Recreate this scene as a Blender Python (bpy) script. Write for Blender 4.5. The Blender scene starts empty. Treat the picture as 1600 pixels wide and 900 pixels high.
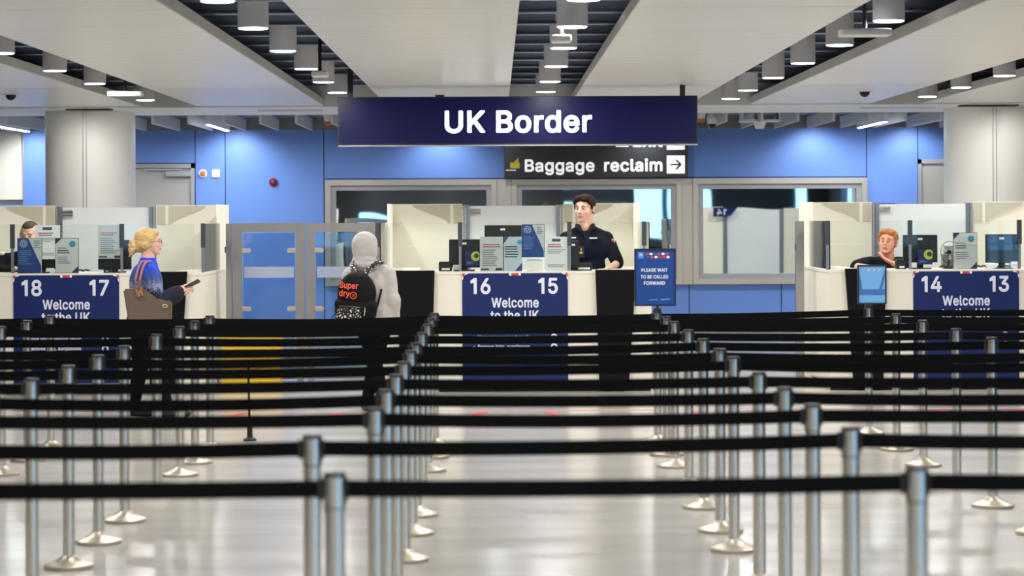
import bpy, bmesh, math, random
from mathutils import Vector, Matrix, Euler
random.seed(7)
scene = bpy.context.scene
COL = scene.collection
PI = math.pi
F = 3870.0; CX = 775.0; CY = 335.0; CAMZ = 1.69; ROLL = 0.0045

def P(px, py, d):
    """point at depth d that the photograph shows at pixel px, py"""
    x = (px - CX) - ROLL * (py - CY); y = (py - CY) + ROLL * (px - CX)
    return Vector((x * d / F, d, CAMZ - y * d / F))
def XX(px, d, py=400): return P(px, py, d).x
def ZZ(py, d, px=775): return P(px, py, d).z

# ------------------------------------------------------------ materials
MATS = {}
def srgb(c):
    f = lambda v: v / 12.92 if v <= 0.04045 else ((v + 0.055) / 1.055) ** 2.4
    return tuple(f(v / 255.0) for v in c) + (1.0,)
def mat(name, rgb, rough=0.5, metal=0.0, emit=None, es=0.0, noise=0.0, nscale=20.0, stretch=(1, 1, 1), bump=0.0, spec=0.5, trans=0.0, sheen=0.0, coat=0.0):
    if name in MATS: return MATS[name]
    m = bpy.data.materials.new(name); m.use_nodes = True
    nt = m.node_tree; b = nt.nodes['Principled BSDF']
    b.inputs['Base Color'].default_value = srgb(rgb)
    b.inputs['Roughness'].default_value = rough; b.inputs['Metallic'].default_value = metal
    b.inputs['Specular IOR Level'].default_value = spec
    if coat: b.inputs['Coat Weight'].default_value = coat; b.inputs['Coat Roughness'].default_value = 0.1
    if sheen: b.inputs['Sheen Weight'].default_value = sheen
    if trans: b.inputs['Transmission Weight'].default_value = trans
    if emit: b.inputs['Emission Color'].default_value = srgb(emit); b.inputs['Emission Strength'].default_value = es
    tc = nt.nodes.new('ShaderNodeTexCoord'); mp = nt.nodes.new('ShaderNodeMapping'); mp.inputs['Scale'].default_value = stretch
    nt.links.new(tc.outputs['Object'], mp.inputs['Vector'])
    nz = nt.nodes.new('ShaderNodeTexNoise'); nz.inputs['Scale'].default_value = nscale; nz.inputs['Detail'].default_value = 4
    nt.links.new(mp.outputs['Vector'], nz.inputs['Vector'])
    if noise:
        mx = nt.nodes.new('ShaderNodeMix'); mx.data_type = 'RGBA'
        c = srgb(rgb)
        mx.inputs[6].default_value = tuple(max(0, v * (1 - noise)) for v in c[:3]) + (1,)
        mx.inputs[7].default_value = tuple(min(1, v * (1 + noise)) for v in c[:3]) + (1,)
        nt.links.new(nz.outputs['Fac'], mx.inputs[0]); nt.links.new(mx.outputs[2], b.inputs['Base Color'])
    if bump:
        bp = nt.nodes.new('ShaderNodeBump'); bp.inputs['Strength'].default_value = bump; bp.inputs['Distance'].default_value = 0.01
        nt.links.new(nz.outputs['Fac'], bp.inputs['Height']); nt.links.new(bp.outputs['Normal'], b.inputs['Normal'])
    MATS[name] = m
    return m
def ramp_mat(name, axis, stops, rough=0.9, speck=None, scale=1.0, offset=0.0, nscale=60, vor=False):
    """real knitted/printed bands along one object axis; stops = (pos, rgb)"""
    m = bpy.data.materials.new(name); m.use_nodes = True; nt = m.node_tree; b = nt.nodes['Principled BSDF']
    b.inputs['Roughness'].default_value = rough
    tc = nt.nodes.new('ShaderNodeTexCoord'); sp = nt.nodes.new('ShaderNodeSeparateXYZ'); nt.links.new(tc.outputs['Object'], sp.inputs[0])
    ma = nt.nodes.new('ShaderNodeMath'); ma.operation = 'MULTIPLY_ADD'; ma.inputs[1].default_value = scale; ma.inputs[2].default_value = offset
    nt.links.new(sp.outputs[axis], ma.inputs[0])
    nz = nt.nodes.new('ShaderNodeTexVoronoi' if vor else 'ShaderNodeTexNoise'); nz.inputs['Scale'].default_value = nscale
    nt.links.new(tc.outputs['Object'], nz.inputs['Vector'])
    m2 = nt.nodes.new('ShaderNodeMath'); m2.operation = 'MULTIPLY_ADD'; m2.inputs[1].default_value = speck or 0.0
    nt.links.new(nz.outputs[0], m2.inputs[0]); nt.links.new(ma.outputs[0], m2.inputs[2])
    cr = nt.nodes.new('ShaderNodeValToRGB'); nt.links.new(m2.outputs[0], cr.inputs[0])
    el = cr.color_ramp.elements
    while len(el) < len(stops): el.new(0.5)
    for e, (p, c) in zip(el, stops): e.position = p; e.color = srgb(c)
    nt.links.new(cr.outputs[0], b.inputs['Base Color'])
    MATS[name] = m
    return m
def glass_mat(name, tint=(235, 245, 242), refl=0.06, body=0.0, body_rgb=(230, 230, 225)):
    m = bpy.data.materials.new(name); m.use_nodes = True; nt = m.node_tree
    for n in list(nt.nodes): nt.nodes.remove(n)
    o = nt.nodes.new('ShaderNodeOutputMaterial'); t = nt.nodes.new('ShaderNodeBsdfTransparent'); t.inputs[0].default_value = srgb(tint)
    g = nt.nodes.new('ShaderNodeBsdfGlossy'); g.inputs['Roughness'].default_value = 0.02
    fr = nt.nodes.new('ShaderNodeFresnel'); fr.inputs[0].default_value = 1.3
    ad = nt.nodes.new('ShaderNodeMath'); ad.operation = 'ADD'; ad.inputs[1].default_value = refl; ad.use_clamp = True
    nt.links.new(fr.outputs[0], ad.inputs[0])
    mx = nt.nodes.new('ShaderNodeMixShader'); nt.links.new(ad.outputs[0], mx.inputs[0]); nt.links.new(t.outputs[0], mx.inputs[1]); nt.links.new(g.outputs[0], mx.inputs[2])
    last = mx
    if body:
        d = nt.nodes.new('ShaderNodeBsdfDiffuse'); d.inputs[0].default_value = srgb(body_rgb)
        tl = nt.nodes.new('ShaderNodeBsdfTranslucent'); tl.inputs[0].default_value = srgb(body_rgb)
        m0 = nt.nodes.new('ShaderNodeMixShader'); m0.inputs[0].default_value = 0.4
        nt.links.new(d.outputs[0], m0.inputs[1]); nt.links.new(tl.outputs[0], m0.inputs[2])
        m2 = nt.nodes.new('ShaderNodeMixShader'); m2.inputs[0].default_value = body
        nt.links.new(mx.outputs[0], m2.inputs[1]); nt.links.new(m0.outputs[0], m2.inputs[2]); last = m2
    nt.links.new(last.outputs[0], o.inputs[0])
    MATS[name] = m
    return m

def floor_mat():
    m = bpy.data.materials.new('polished_floor'); m.use_nodes = True; nt = m.node_tree; b = nt.nodes['Principled BSDF']
    tc = nt.nodes.new('ShaderNodeTexCoord')
    mp = nt.nodes.new('ShaderNodeMapping'); mp.inputs['Scale'].default_value = (0.35, 1.6, 1)
    nt.links.new(tc.outputs['Object'], mp.inputs[0])
    n1 = nt.nodes.new('ShaderNodeTexNoise'); n1.inputs['Scale'].default_value = 1.6; n1.inputs['Detail'].default_value = 5
    nt.links.new(mp.outputs[0], n1.inputs['Vector'])
    n2 = nt.nodes.new('ShaderNodeTexNoise'); n2.inputs['Scale'].default_value = 160; nt.links.new(tc.outputs['Object'], n2.inputs['Vector'])
    cr = nt.nodes.new('ShaderNodeValToRGB'); cr.color_ramp.elements[0].position = 0.3; cr.color_ramp.elements[1].position = 0.7
    cr.color_ramp.elements[0].color = srgb((166, 162, 155)); cr.color_ramp.elements[1].color = srgb((184, 180, 172))
    nt.links.new(n1.outputs[0], cr.inputs[0])
    br = nt.nodes.new('ShaderNodeTexBrick'); br.offset = 0.0
    br.inputs['Color1'].default_value = br.inputs['Color2'].default_value = (1, 1, 1, 1); br.inputs['Mortar'].default_value = (0.85, 0.84, 0.82, 1)
    br.inputs['Scale'].default_value = 1.0; br.inputs['Brick Width'].default_value = 60; br.inputs['Row Height'].default_value = 0.9; br.inputs['Mortar Size'].default_value = 0.006
    mb_ = nt.nodes.new('ShaderNodeMapping'); mb_.inputs['Location'].default_value = (23, 0.2, 0); nt.links.new(tc.outputs['Object'], mb_.inputs[0]); nt.links.new(mb_.outputs[0], br.inputs['Vector'])
    mx = nt.nodes.new('ShaderNodeMix'); mx.data_type = 'RGBA'; mx.blend_type = 'MULTIPLY'; mx.inputs[0].default_value = 1
    nt.links.new(cr.outputs[0], mx.inputs[6]); nt.links.new(br.outputs[0], mx.inputs[7])
    m3 = nt.nodes.new('ShaderNodeMix'); m3.data_type = 'RGBA'; m3.blend_type = 'OVERLAY'; m3.inputs[0].default_value = 0.25
    nt.links.new(mx.outputs[2], m3.inputs[6]); nt.links.new(n2.outputs[0], m3.inputs[7])
    nt.links.new(m3.outputs[2], b.inputs['Base Color'])
    b.inputs['Roughness'].default_value = 0.2; b.inputs['Specular IOR Level'].default_value = 0.55
    bp = nt.nodes.new('ShaderNodeBump'); bp.inputs['Strength'].default_value = 0.05; bp.inputs['Distance'].default_value = 0.02
    nt.links.new(n1.outputs[0], bp.inputs['Height']); nt.links.new(bp.outputs['Normal'], b.inputs['Normal'])
    return m
def ceil_mat():
    m = bpy.data.materials.new('ceiling_plank_metal'); m.use_nodes = True; nt = m.node_tree; b = nt.nodes['Principled BSDF']
    tc = nt.nodes.new('ShaderNodeTexCoord')
    wv = nt.nodes.new('ShaderNodeTexWave'); wv.bands_direction = 'Y'; wv.inputs['Scale'].default_value = 2.1; wv.inputs['Distortion'].default_value = 0.0
    nt.links.new(tc.outputs['Object'], wv.inputs['Vector'])
    pw = nt.nodes.new('ShaderNodeMath'); pw.operation = 'POWER'; pw.inputs[1].default_value = 3; nt.links.new(wv.outputs[0], pw.inputs[0])
    mx = nt.nodes.new('ShaderNodeMix'); mx.data_type = 'RGBA'
    mx.inputs[6].default_value = srgb((244, 243, 238)); mx.inputs[7].default_value = srgb((204, 203, 196))
    nt.links.new(pw.outputs[0], mx.inputs[0]); nt.links.new(mx.outputs[2], b.inputs['Base Color'])
    bp = nt.nodes.new('ShaderNodeBump'); bp.inputs['Strength'].default_value = 0.25; bp.inputs['Distance'].default_value = 0.004
    nt.links.new(wv.outputs[0], bp.inputs['Height']); nt.links.new(bp.outputs['Normal'], b.inputs['Normal'])
    b.inputs['Roughness'].default_value = 0.33; b.inputs['Specular IOR Level'].default_value = 0.55
    return m

# ------------------------------------------------------------ object helpers
ORG = {}
def tag(o, label, cat, group=None):
    o['label'] = label; o['category'] = cat
    if group: o['group'] = group
    return o
def empty(name, loc, label=None, cat=None, group=None, kind=None):
    o = bpy.data.objects.new(name, None); COL.objects.link(o); o.location = loc; o.empty_display_size = 0.1
    ORG[o.name] = Vector(loc)
    if label: tag(o, label, cat, group)
    if kind: o['kind'] = kind
    return o
class MB:
    def __init__(s): s.bm = bmesh.new()
    def box(s, x0, x1, y0, y1, z0, z1, bev=0.0):
        vs = [s.bm.verts.new((x, y, z)) for x in (x0, x1) for y in (y0, y1) for z in (z0, z1)]
        fs = [(0, 1, 3, 2), (4, 6, 7, 5), (0, 4, 5, 1), (2, 3, 7, 6), (0, 2, 6, 4), (1, 5, 7, 3)]
        faces = [s.bm.faces.new([vs[i] for i in f]) for f in fs]
        if bev:
            es = list({e for f in faces for e in f.edges})
            bmesh.ops.bevel(s.bm, geom=es, offset=bev, segments=2, affect='EDGES', profile=0.5)
        return s
    def prism(s, pts, y0, y1):
        """pts in XZ, extruded along Y"""
        a = [s.bm.verts.new((x, y0, z)) for x, z in pts]; b = [s.bm.verts.new((x, y1, z)) for x, z in pts]
        s.bm.faces.new(a); s.bm.faces.new(list(reversed(b)))
        n = len(pts)
        for i in range(n): s.bm.faces.new([a[i], b[i], b[(i + 1) % n], a[(i + 1) % n]])
        return s
    def hexa(s, lo, hi):
        """four bottom points, four top points"""
        a = [s.bm.verts.new(p) for p in lo]; b = [s.bm.verts.new(p) for p in hi]
        s.bm.faces.new(list(reversed(a))); s.bm.faces.new(b)
        for i in range(4): s.bm.faces.new([a[i], a[(i + 1) % 4], b[(i + 1) % 4], b[i]])
        return s
    def lathe(s, cx, cy, prof, n=24, a0=0, a1=2 * PI):
        full = abs(a1 - a0 - 2 * PI) < 1e-6
        m = n if full else n + 1
        rings = []
        for r, z in prof:
            rings.append([s.bm.verts.new((cx + r * math.cos(a0 + (a1 - a0) * i / n), cy + r * math.sin(a0 + (a1 - a0) * i / n), z)) for i in range(m)])
        for k in range(len(rings) - 1):
            for i in range(n):
                j = (i + 1) % m
                s.bm.faces.new([rings[k][i], rings[k][j], rings[k + 1][j], rings[k + 1][i]])
        if full:
            if prof[0][0] > 1e-5: s.bm.faces.new(list(reversed(rings[0])))
            if prof[-1][0] > 1e-5: s.bm.faces.new(rings[-1])
        return s
    def tube(s, pts, r, n=8):
        pts = [Vector(p) for p in pts]
        rs = r if isinstance(r, (list, tuple)) else [r] * len(pts)
        rings = []
        for i, p in enumerate(pts):
            t = (pts[min(i + 1, len(pts) - 1)] - pts[max(i - 1, 0)]).normalized()
            u = t.cross(Vector((0, 0, 1)))
            if u.length < 1e-3: u = t.cross(Vector((0, 1, 0)))
            u.normalize(); v = t.cross(u)
            rings.append([s.bm.verts.new(p + (u * math.cos(2 * PI * k / n) + v * math.sin(2 * PI * k / n)) * rs[i]) for k in range(n)])
        for a, b in zip(rings, rings[1:]):
            for k in range(n): s.bm.faces.new([a[k], a[(k + 1) % n], b[(k + 1) % n], b[k]])
        s.bm.faces.new(list(reversed(rings[0]))); s.bm.faces.new(rings[-1])
        return s
    def ball(s, c, r, sub=3, rot=None):
        if not isinstance(r, (list, tuple)): r = (r, r, r)
        M = Matrix.Translation(c) @ (rot.to_4x4() if rot else Matrix.Identity(4)) @ Matrix.Diagonal((r[0], r[1], r[2], 1))
        bmesh.ops.create_icosphere(s.bm, subdivisions=sub, radius=1.0, matrix=M)
        return s
    def capsule(s, p0, p1, r0, r1, n=16):
        p0 = Vector(p0); p1 = Vector(p1)
        s.ball(p0, r0, 2); s.ball(p1, r1, 2)
        L = (p1 - p0).length
        if L > 1e-4:
            s.tube([p0, p1], [r0, r1], n)
        return s
    def disc_y(s, cx, y, cz, r, t=0.002, n=24):
        return s.prism([(cx + r * math.cos(2 * PI * k / n), cz + r * math.sin(2 * PI * k / n)) for k in range(n)], y, y + t)
    def build(s, name, m, parent=None, smooth=False, kind=None):
        org = Vector((0, 0, 0))
        if parent is not None: org = ORG.get(parent.name, Vector((0, 0, 0)))
        bmesh.ops.recalc_face_normals(s.bm, faces=s.bm.faces[:])
        me = bpy.data.meshes.new(name); 
        if parent is not None: bmesh.ops.translate(s.bm, verts=s.bm.verts[:], vec=-org)
        s.bm.to_mesh(me); s.bm.free()
        me.materials.append(m)
        if smooth:
            for p in me.polygons: p.use_smooth = True
            try: me.set_sharp_from_angle(angle=math.radians(40))
            except Exception: pass
        o = bpy.data.objects.new(name, me); COL.objects.link(o)
        if parent is not None: o.parent = parent
        ORG[o.name] = org
        if kind: o['kind'] = kind
        return o
def build_top(mb, name, m, base, label=None, cat=None, group=None, smooth=False, kind=None):
    """top-level single mesh with its origin at base"""
    bmesh.ops.translate(mb.bm, verts=mb.bm.verts[:], vec=-Vector(base))
    o = mb.build(name, m, None, smooth); o.location = base; ORG[o.name] = Vector(base)
    if label: tag(o, label, cat, group)
    if kind: o['kind'] = kind
    return o
def copy_tree(o, parent=None):
    c = o.copy(); COL.objects.link(c)
    if parent is not None: c.parent = parent
    for ch in list(o.children): copy_tree(ch, c)
    return c
GLYPHS = {
',':(198,'29,-139 90,-140 96,-137 105,-127 157,59 156,80 145,92 63,93 57,90 48,80 16,-109 18,-127'),
'0':(463,'184,-25 264,-26 291,-20 312,-10 333,4 373,44 388,65 409,113 421,167 428,236 424,317 415,374 400,419 375,462 333,504 306,522 267,534 243,538 210,538 186,534 147,522 120,504 83,467 59,431 41,383 32,341 28,314 28,284 26,269 28,191 38,134 53,89 78,46 120,4 156,-17;210,73 189,82 174,94 156,121 149,137 140,164 134,200 130,227 130,281 140,344 152,380 167,407 180,420 198,432 222,438 240,436 267,426 282,411 295,392 307,365 319,311 322,281 322,227 313,164 301,128 285,100 270,85 252,76 237,72'),
'1':(340,'155,-19 240,-20 249,-14 256,-4 256,512 253,521 240,531 162,532 155,530 126,510 39,453 24,438 22,362 28,350 36,344 42,342 54,343 132,363 141,362 142,-1 146,-10'),
'2':(463,'56,-19 390,-20 399,-17 408,-7 409,62 406,68 396,77 210,79 205,83 312,196 351,241 379,281 388,299 400,341 400,407 394,431 373,467 336,504 318,516 282,531 240,538 210,538 180,534 150,525 126,513 98,491 72,462 59,440 50,416 44,380 44,356 50,347 60,340 136,341 147,353 152,386 158,401 168,417 192,432 216,438 231,438 246,435 264,428 276,420 289,407 298,377 298,362 295,347 280,317 267,298 228,253 54,69 45,57 44,-4'),
'3':(463,'172,-25 258,-26 279,-23 306,-14 336,1 352,14 384,46 403,77 412,110 412,176 409,194 397,224 382,245 349,278 318,297 276,310 273,314 393,451 394,512 384,525 375,528 66,528 53,518 50,509 50,449 62,434 240,431 238,425 223,407 140,314 136,302 137,242 142,233 153,226 222,225 252,219 270,210 286,200 295,188 307,155 308,140 304,122 288,95 261,79 234,72 198,73 168,82 153,91 144,100 137,113 129,140 117,152 39,153 26,143 23,137 22,119 26,95 35,71 50,47 86,11 99,1 129,-14'),
'4':(463,'272,-19 348,-20 361,-10 364,-1 365,80 372,84 417,85 430,95 434,104 434,164 430,173 420,182 372,184 366,186 364,323 354,336 345,340 276,339 270,336 261,326 260,191 257,185 150,185 149,191 272,398 330,497 330,515 321,525 312,528 240,528 227,518 22,173 20,164 20,104 26,92 33,86 39,84 255,84 260,77 260,-4'),
'5':(463,'178,-25 255,-26 276,-23 309,-11 348,16 381,52 400,86 409,116 412,140 412,185 406,224 388,266 363,298 342,318 321,333 297,345 258,354 204,354 168,346 162,347 161,350 170,425 174,432 369,432 378,436 387,445 388,452 388,509 385,518 376,527 369,528 141,528 90,528 84,525 75,515 47,272 48,245 57,235 63,232 108,226 132,226 138,227 165,243 189,252 210,256 225,255 240,252 258,245 273,237 285,225 301,194 307,164 304,140 298,122 283,98 261,82 234,73 204,73 180,82 164,92 155,104 142,137 129,149 54,150 39,138 38,122 44,86 56,59 74,35 93,16 126,-8 165,-23'),
'6':(463,'184,-25 264,-26 291,-20 318,-8 339,7 373,41 385,56 403,95 410,128 409,188 400,230 382,263 352,296 321,318 291,330 273,333 252,334 237,337 235,341 339,494 339,515 327,527 249,528 239,524 206,482 98,323 65,263 50,224 44,191 44,128 50,95 62,68 80,41 116,5 153,-17;219,70 186,82 167,98 152,125 146,158 152,191 170,221 195,237 216,243 231,244 264,234 286,215 301,188 304,170 304,143 295,113 276,88 246,73 231,70'),
'7':(463,'89,-19 171,-20 187,-7 412,443 412,512 409,518 399,527 156,528 60,528 51,525 42,516 40,509 41,449 51,436 60,432 279,432 285,431 286,428 77,11 78,-7'),
'8':(463,'178,-25 270,-26 300,-20 336,-5 369,19 390,40 409,68 421,107 421,164 412,197 396,225 355,269 385,305 400,341 404,365 404,395 397,431 378,465 339,504 303,525 273,534 243,538 210,538 183,534 150,525 120,510 102,496 68,458 56,434 50,407 50,353 59,320 72,298 98,269 63,234 53,221 38,191 32,161 32,110 35,89 44,68 59,44 89,14 111,-2 135,-14;219,70 180,79 156,94 149,101 140,119 137,143 146,173 165,195 198,210 213,213 234,214 264,207 294,189 310,164 315,137 310,116 301,98 294,91 264,76 231,70;225,311 198,316 171,332 161,347 155,368 154,380 164,410 176,422 201,435 228,438 258,432 280,419 292,401 298,374 289,344 276,328 255,316'),
'9':(463,'122,-19 204,-20 211,-19 220,-10 328,146 370,212 394,260 409,317 410,377 406,398 394,434 373,467 339,501 306,522 267,534 222,538 186,534 153,525 129,513 105,495 86,476 65,449 53,425 44,386 44,317 47,296 65,254 86,227 114,202 147,184 183,175 216,174 219,170 111,11 111,-7;219,265 189,275 171,287 152,320 146,353 152,383 170,413 195,432 219,438 231,438 264,429 286,410 298,389 304,371 305,350 301,320 282,287 265,275 255,271 231,265'),
'A':(490,'8,-19 87,-20 97,-16 106,-7 115,14 150,116 159,120 324,120 331,113 371,-1 383,-16 393,-20 465,-20 474,-17 483,-7 484,11 380,293 319,461 295,518 286,527 279,528 198,528 189,525 180,516 173,500 -4,11 -3,-7;192,220 188,227 235,365 237,369 240,368 252,336 289,230 288,221'),
'B':(466,'53,-19 285,-20 309,-17 351,-5 363,1 385,17 420,55 433,83 439,116 440,155 436,179 427,206 412,230 373,269 403,302 412,320 418,344 418,404 409,437 400,455 391,467 366,492 342,510 303,525 285,528 60,528 53,527 44,518 40,509 40,-1 44,-10;150,79 146,86 146,203 148,209 252,210 282,204 309,189 326,167 334,137 325,107 312,94 294,85 261,78;150,307 146,314 146,422 148,428 255,430 273,426 294,415 300,410 310,392 313,380 314,365 304,338 291,324 270,313 246,307'),
'C':(520,'220,-25 309,-26 366,-11 399,7 415,20 448,53 469,80 481,104 490,131 493,146 493,164 488,173 477,180 402,180 396,177 387,167 379,143 363,115 352,104 330,90 303,79 282,76 249,76 210,88 192,97 168,118 147,152 134,185 125,236 124,269 128,296 137,335 152,368 167,389 180,402 207,420 246,432 270,435 315,426 351,405 372,379 382,359 387,341 399,329 474,328 483,331 493,344 493,365 481,404 456,447 409,494 390,507 360,522 312,534 285,538 249,538 207,531 174,522 144,507 125,494 80,449 66,432 56,416 35,371 26,335 20,296 20,215 26,170 32,146 44,116 56,92 75,64 122,17 168,-11'),
'D':(512,'53,-19 258,-20 300,-14 336,-2 384,25 424,65 438,82 463,128 478,185 482,209 482,302 472,356 457,395 435,432 406,464 391,479 354,504 318,519 291,525 267,528 60,528 53,527 44,518 40,509 40,-1 44,-10;150,79 146,86 147,427 153,430 240,430 261,426 291,417 315,405 333,390 352,365 361,347 370,320 376,284 376,227 373,206 361,164 349,140 339,127 321,109 294,94 270,85 231,78'),
'E':(429,'53,-19 378,-20 387,-17 397,-4 397,62 394,68 384,77 153,78 148,80 146,86 146,200 148,206 363,209 373,218 376,224 376,287 373,296 364,305 357,306 148,308 146,314 146,422 148,428 375,430 384,433 394,446 394,512 387,522 378,528 60,528 53,527 44,518 40,509 40,-1 44,-10'),
'F':(420,'53,-19 129,-20 135,-17 144,-7 146,194 148,200 348,202 357,205 366,215 367,284 364,290 354,299 153,300 146,305 146,422 148,428 279,430 372,430 384,436 391,446 392,509 388,518 378,527 60,528 51,525 42,515 40,-1 44,-10'),
'H':(527,'53,-19 129,-20 135,-17 144,-7 146,203 147,208 153,210 368,209 370,203 372,-7 381,-17 390,-20 462,-20 475,-10 478,-1 478,509 472,521 465,527 459,528 390,528 381,525 372,515 370,317 369,312 363,310 148,311 146,317 144,515 135,525 126,528 57,528 44,518 40,509 40,-1 44,-10'),
'I':(180,'41,-19 123,-20 132,-14 139,-4 140,512 136,521 127,530 45,531 36,526 29,515 28,-1 32,-10'),
'K':(477,'53,-19 129,-20 144,-8 146,155 180,195 195,208 214,185 348,-5 360,-17 369,-20 450,-20 457,-19 466,-10 470,-1 468,12 274,284 275,290 287,305 388,413 463,494 466,500 465,515 456,525 450,528 354,527 321,495 166,326 153,312 147,311 144,515 135,525 126,528 57,528 44,518 40,509 40,-1 44,-10'),
'L':(403,'53,-19 363,-20 372,-17 382,-4 382,62 379,68 369,77 153,78 147,81 146,302 144,515 135,525 129,528 60,528 51,525 41,512 40,-1 44,-10'),
'O':(543,'220,-25 306,-26 327,-23 372,-8 412,17 454,59 478,92 490,116 502,149 511,194 514,224 514,284 511,314 502,359 493,386 478,416 456,447 415,488 399,501 351,525 312,534 285,538 249,538 222,534 174,522 134,500 119,488 80,449 65,431 35,371 23,320 20,293 20,215 23,188 35,137 56,92 77,62 123,16 168,-11;246,76 216,85 192,97 172,113 158,131 140,167 128,209 124,239 125,272 131,314 143,350 170,392 183,405 213,423 264,435 285,432 303,429 333,417 355,401 376,377 394,341 403,311 410,266 409,239 403,197 394,167 379,137 360,112 330,91 300,79 282,76'),
'P':(455,'53,-19 129,-20 135,-17 144,-7 146,158 148,164 273,166 309,172 333,182 358,197 386,221 403,242 418,272 427,302 430,329 430,368 424,407 412,437 393,465 375,484 354,501 333,513 309,522 279,528 60,528 51,525 42,516 40,-1 44,-10;150,265 146,272 146,425 148,431 216,432 252,429 276,423 297,411 311,395 319,377 322,359 322,335 319,320 310,299 300,286 276,271 252,265'),
'R':(459,'53,-19 129,-20 135,-17 144,-7 146,170 147,175 153,178 225,178 234,174 329,-4 344,-19 429,-20 438,-17 447,-7 448,11 348,194 351,201 369,214 399,244 411,262 427,302 430,323 430,377 427,401 421,422 406,452 392,470 358,500 330,516 300,525 276,528 60,528 51,525 42,516 40,509 40,-1 44,-10;150,277 146,284 146,425 148,431 216,432 231,430 255,429 279,423 298,413 313,395 319,383 322,365 322,341 319,323 306,299 279,283 249,277'),
'S':(457,'182,-28 258,-30 282,-26 318,-17 354,1 372,16 399,43 409,56 424,89 430,125 430,149 427,176 421,197 406,221 372,255 345,273 306,291 213,316 180,328 152,344 140,359 137,371 137,383 143,398 153,413 180,429 225,438 270,429 297,414 308,398 318,371 330,359 405,358 420,370 421,401 412,434 393,465 366,492 342,510 303,528 273,534 252,535 210,538 180,534 135,522 111,510 89,494 51,453 38,428 32,401 32,347 38,320 54,292 84,262 119,239 141,229 240,201 282,186 312,168 322,152 322,125 313,107 300,94 264,76 225,70 186,76 162,85 147,94 134,113 126,140 111,155 33,156 20,146 17,140 16,128 23,92 32,68 54,37 78,13 105,-5 138,-20'),
'T':(459,'185,-19 261,-20 270,-14 277,-4 279,427 285,430 420,430 429,436 436,446 436,512 433,518 423,527 264,528 30,528 21,525 11,512 11,446 14,440 24,431 165,430 172,425 172,-1 176,-10'),
'U':(527,'224,-28 285,-30 312,-26 348,-17 375,-5 405,16 439,50 457,77 472,113 478,149 478,512 468,525 459,528 387,528 372,516 370,164 361,131 343,104 318,87 291,78 270,73 252,72 228,76 210,82 180,100 161,122 149,152 146,173 144,515 135,525 126,528 57,528 42,516 40,137 50,98 72,58 88,38 122,8 162,-14 189,-23'),
'W':(696,'146,-19 234,-20 240,-17 252,-4 338,314 342,319 346,317 355,287 435,-8 450,-20 531,-20 540,-17 550,-7 556,5 688,494 687,515 675,527 593,527 581,512 502,206 495,180 492,178 489,182 403,509 400,515 388,527 300,528 294,525 285,515 195,179 192,179 188,188 115,476 103,515 87,528 8,527 -3,515 -4,494 131,-1 137,-10'),
'a':(399,'128,-28 189,-29 219,-23 252,-6 255,-6 269,-19 276,-20 342,-20 357,-8 358,269 355,299 337,341 303,375 273,393 222,405 168,406 120,396 99,387 74,371 38,335 20,302 20,287 33,271 57,262 90,253 108,254 118,263 135,287 143,293 162,303 189,310 207,309 234,300 244,290 253,269 252,255 243,250 126,234 78,219 51,202 29,179 17,161 10,137 10,80 14,62 23,41 48,12 75,-11 102,-23;159,67 132,76 119,86 114,104 119,122 129,132 153,141 183,147 213,150 246,156 252,154 253,131 244,104 232,89 213,76 180,67'),
'c':(406,'176,-28 234,-29 267,-23 303,-8 327,10 354,37 367,53 382,86 382,107 375,118 363,126 312,138 300,138 285,126 264,89 237,73 207,68 189,70 165,79 150,91 137,110 125,137 119,167 119,209 131,254 146,281 156,291 177,303 207,309 228,306 256,293 271,278 284,251 294,242 303,240 315,241 369,256 381,269 382,290 370,317 360,333 321,372 285,393 252,402 231,406 180,405 147,399 117,387 84,363 65,344 44,317 29,287 17,248 14,221 14,152 17,128 29,89 51,49 68,29 98,2 138,-20'),
'd':(434,'166,-28 216,-30 240,-26 267,-14 288,0 291,-1 303,-17 312,-20 375,-20 384,-14 391,-4 391,512 384,522 375,528 303,527 293,518 290,512 290,473 288,380 282,381 252,399 219,406 168,405 138,399 117,390 89,371 60,342 47,326 26,284 17,251 14,224 14,149 23,101 35,71 59,35 92,2 123,-17 150,-26;189,70 171,76 153,88 143,98 131,122 119,167 119,212 128,251 140,275 150,287 168,299 186,306 204,309 216,306 234,303 255,291 264,282 274,266 283,242 289,212 289,167 286,146 277,119 265,98 255,88 243,79 222,70'),
'e':(414,'182,-28 237,-30 258,-26 285,-20 321,-2 356,29 376,56 385,80 384,98 369,113 315,126 300,126 285,114 271,89 258,79 234,70 216,67 192,70 168,78 147,92 137,104 128,122 122,140 124,146 378,149 388,158 391,164 392,233 389,245 385,272 379,290 361,326 349,341 325,365 309,378 288,390 264,399 228,406 180,406 156,402 111,384 87,366 60,339 44,317 32,293 23,272 17,245 14,221 14,152 20,113 38,68 62,35 84,13 108,-5 132,-17 162,-26;126,242 125,251 141,279 153,291 174,303 210,309 234,303 258,288 268,278 277,260 280,248 279,242'),
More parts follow.
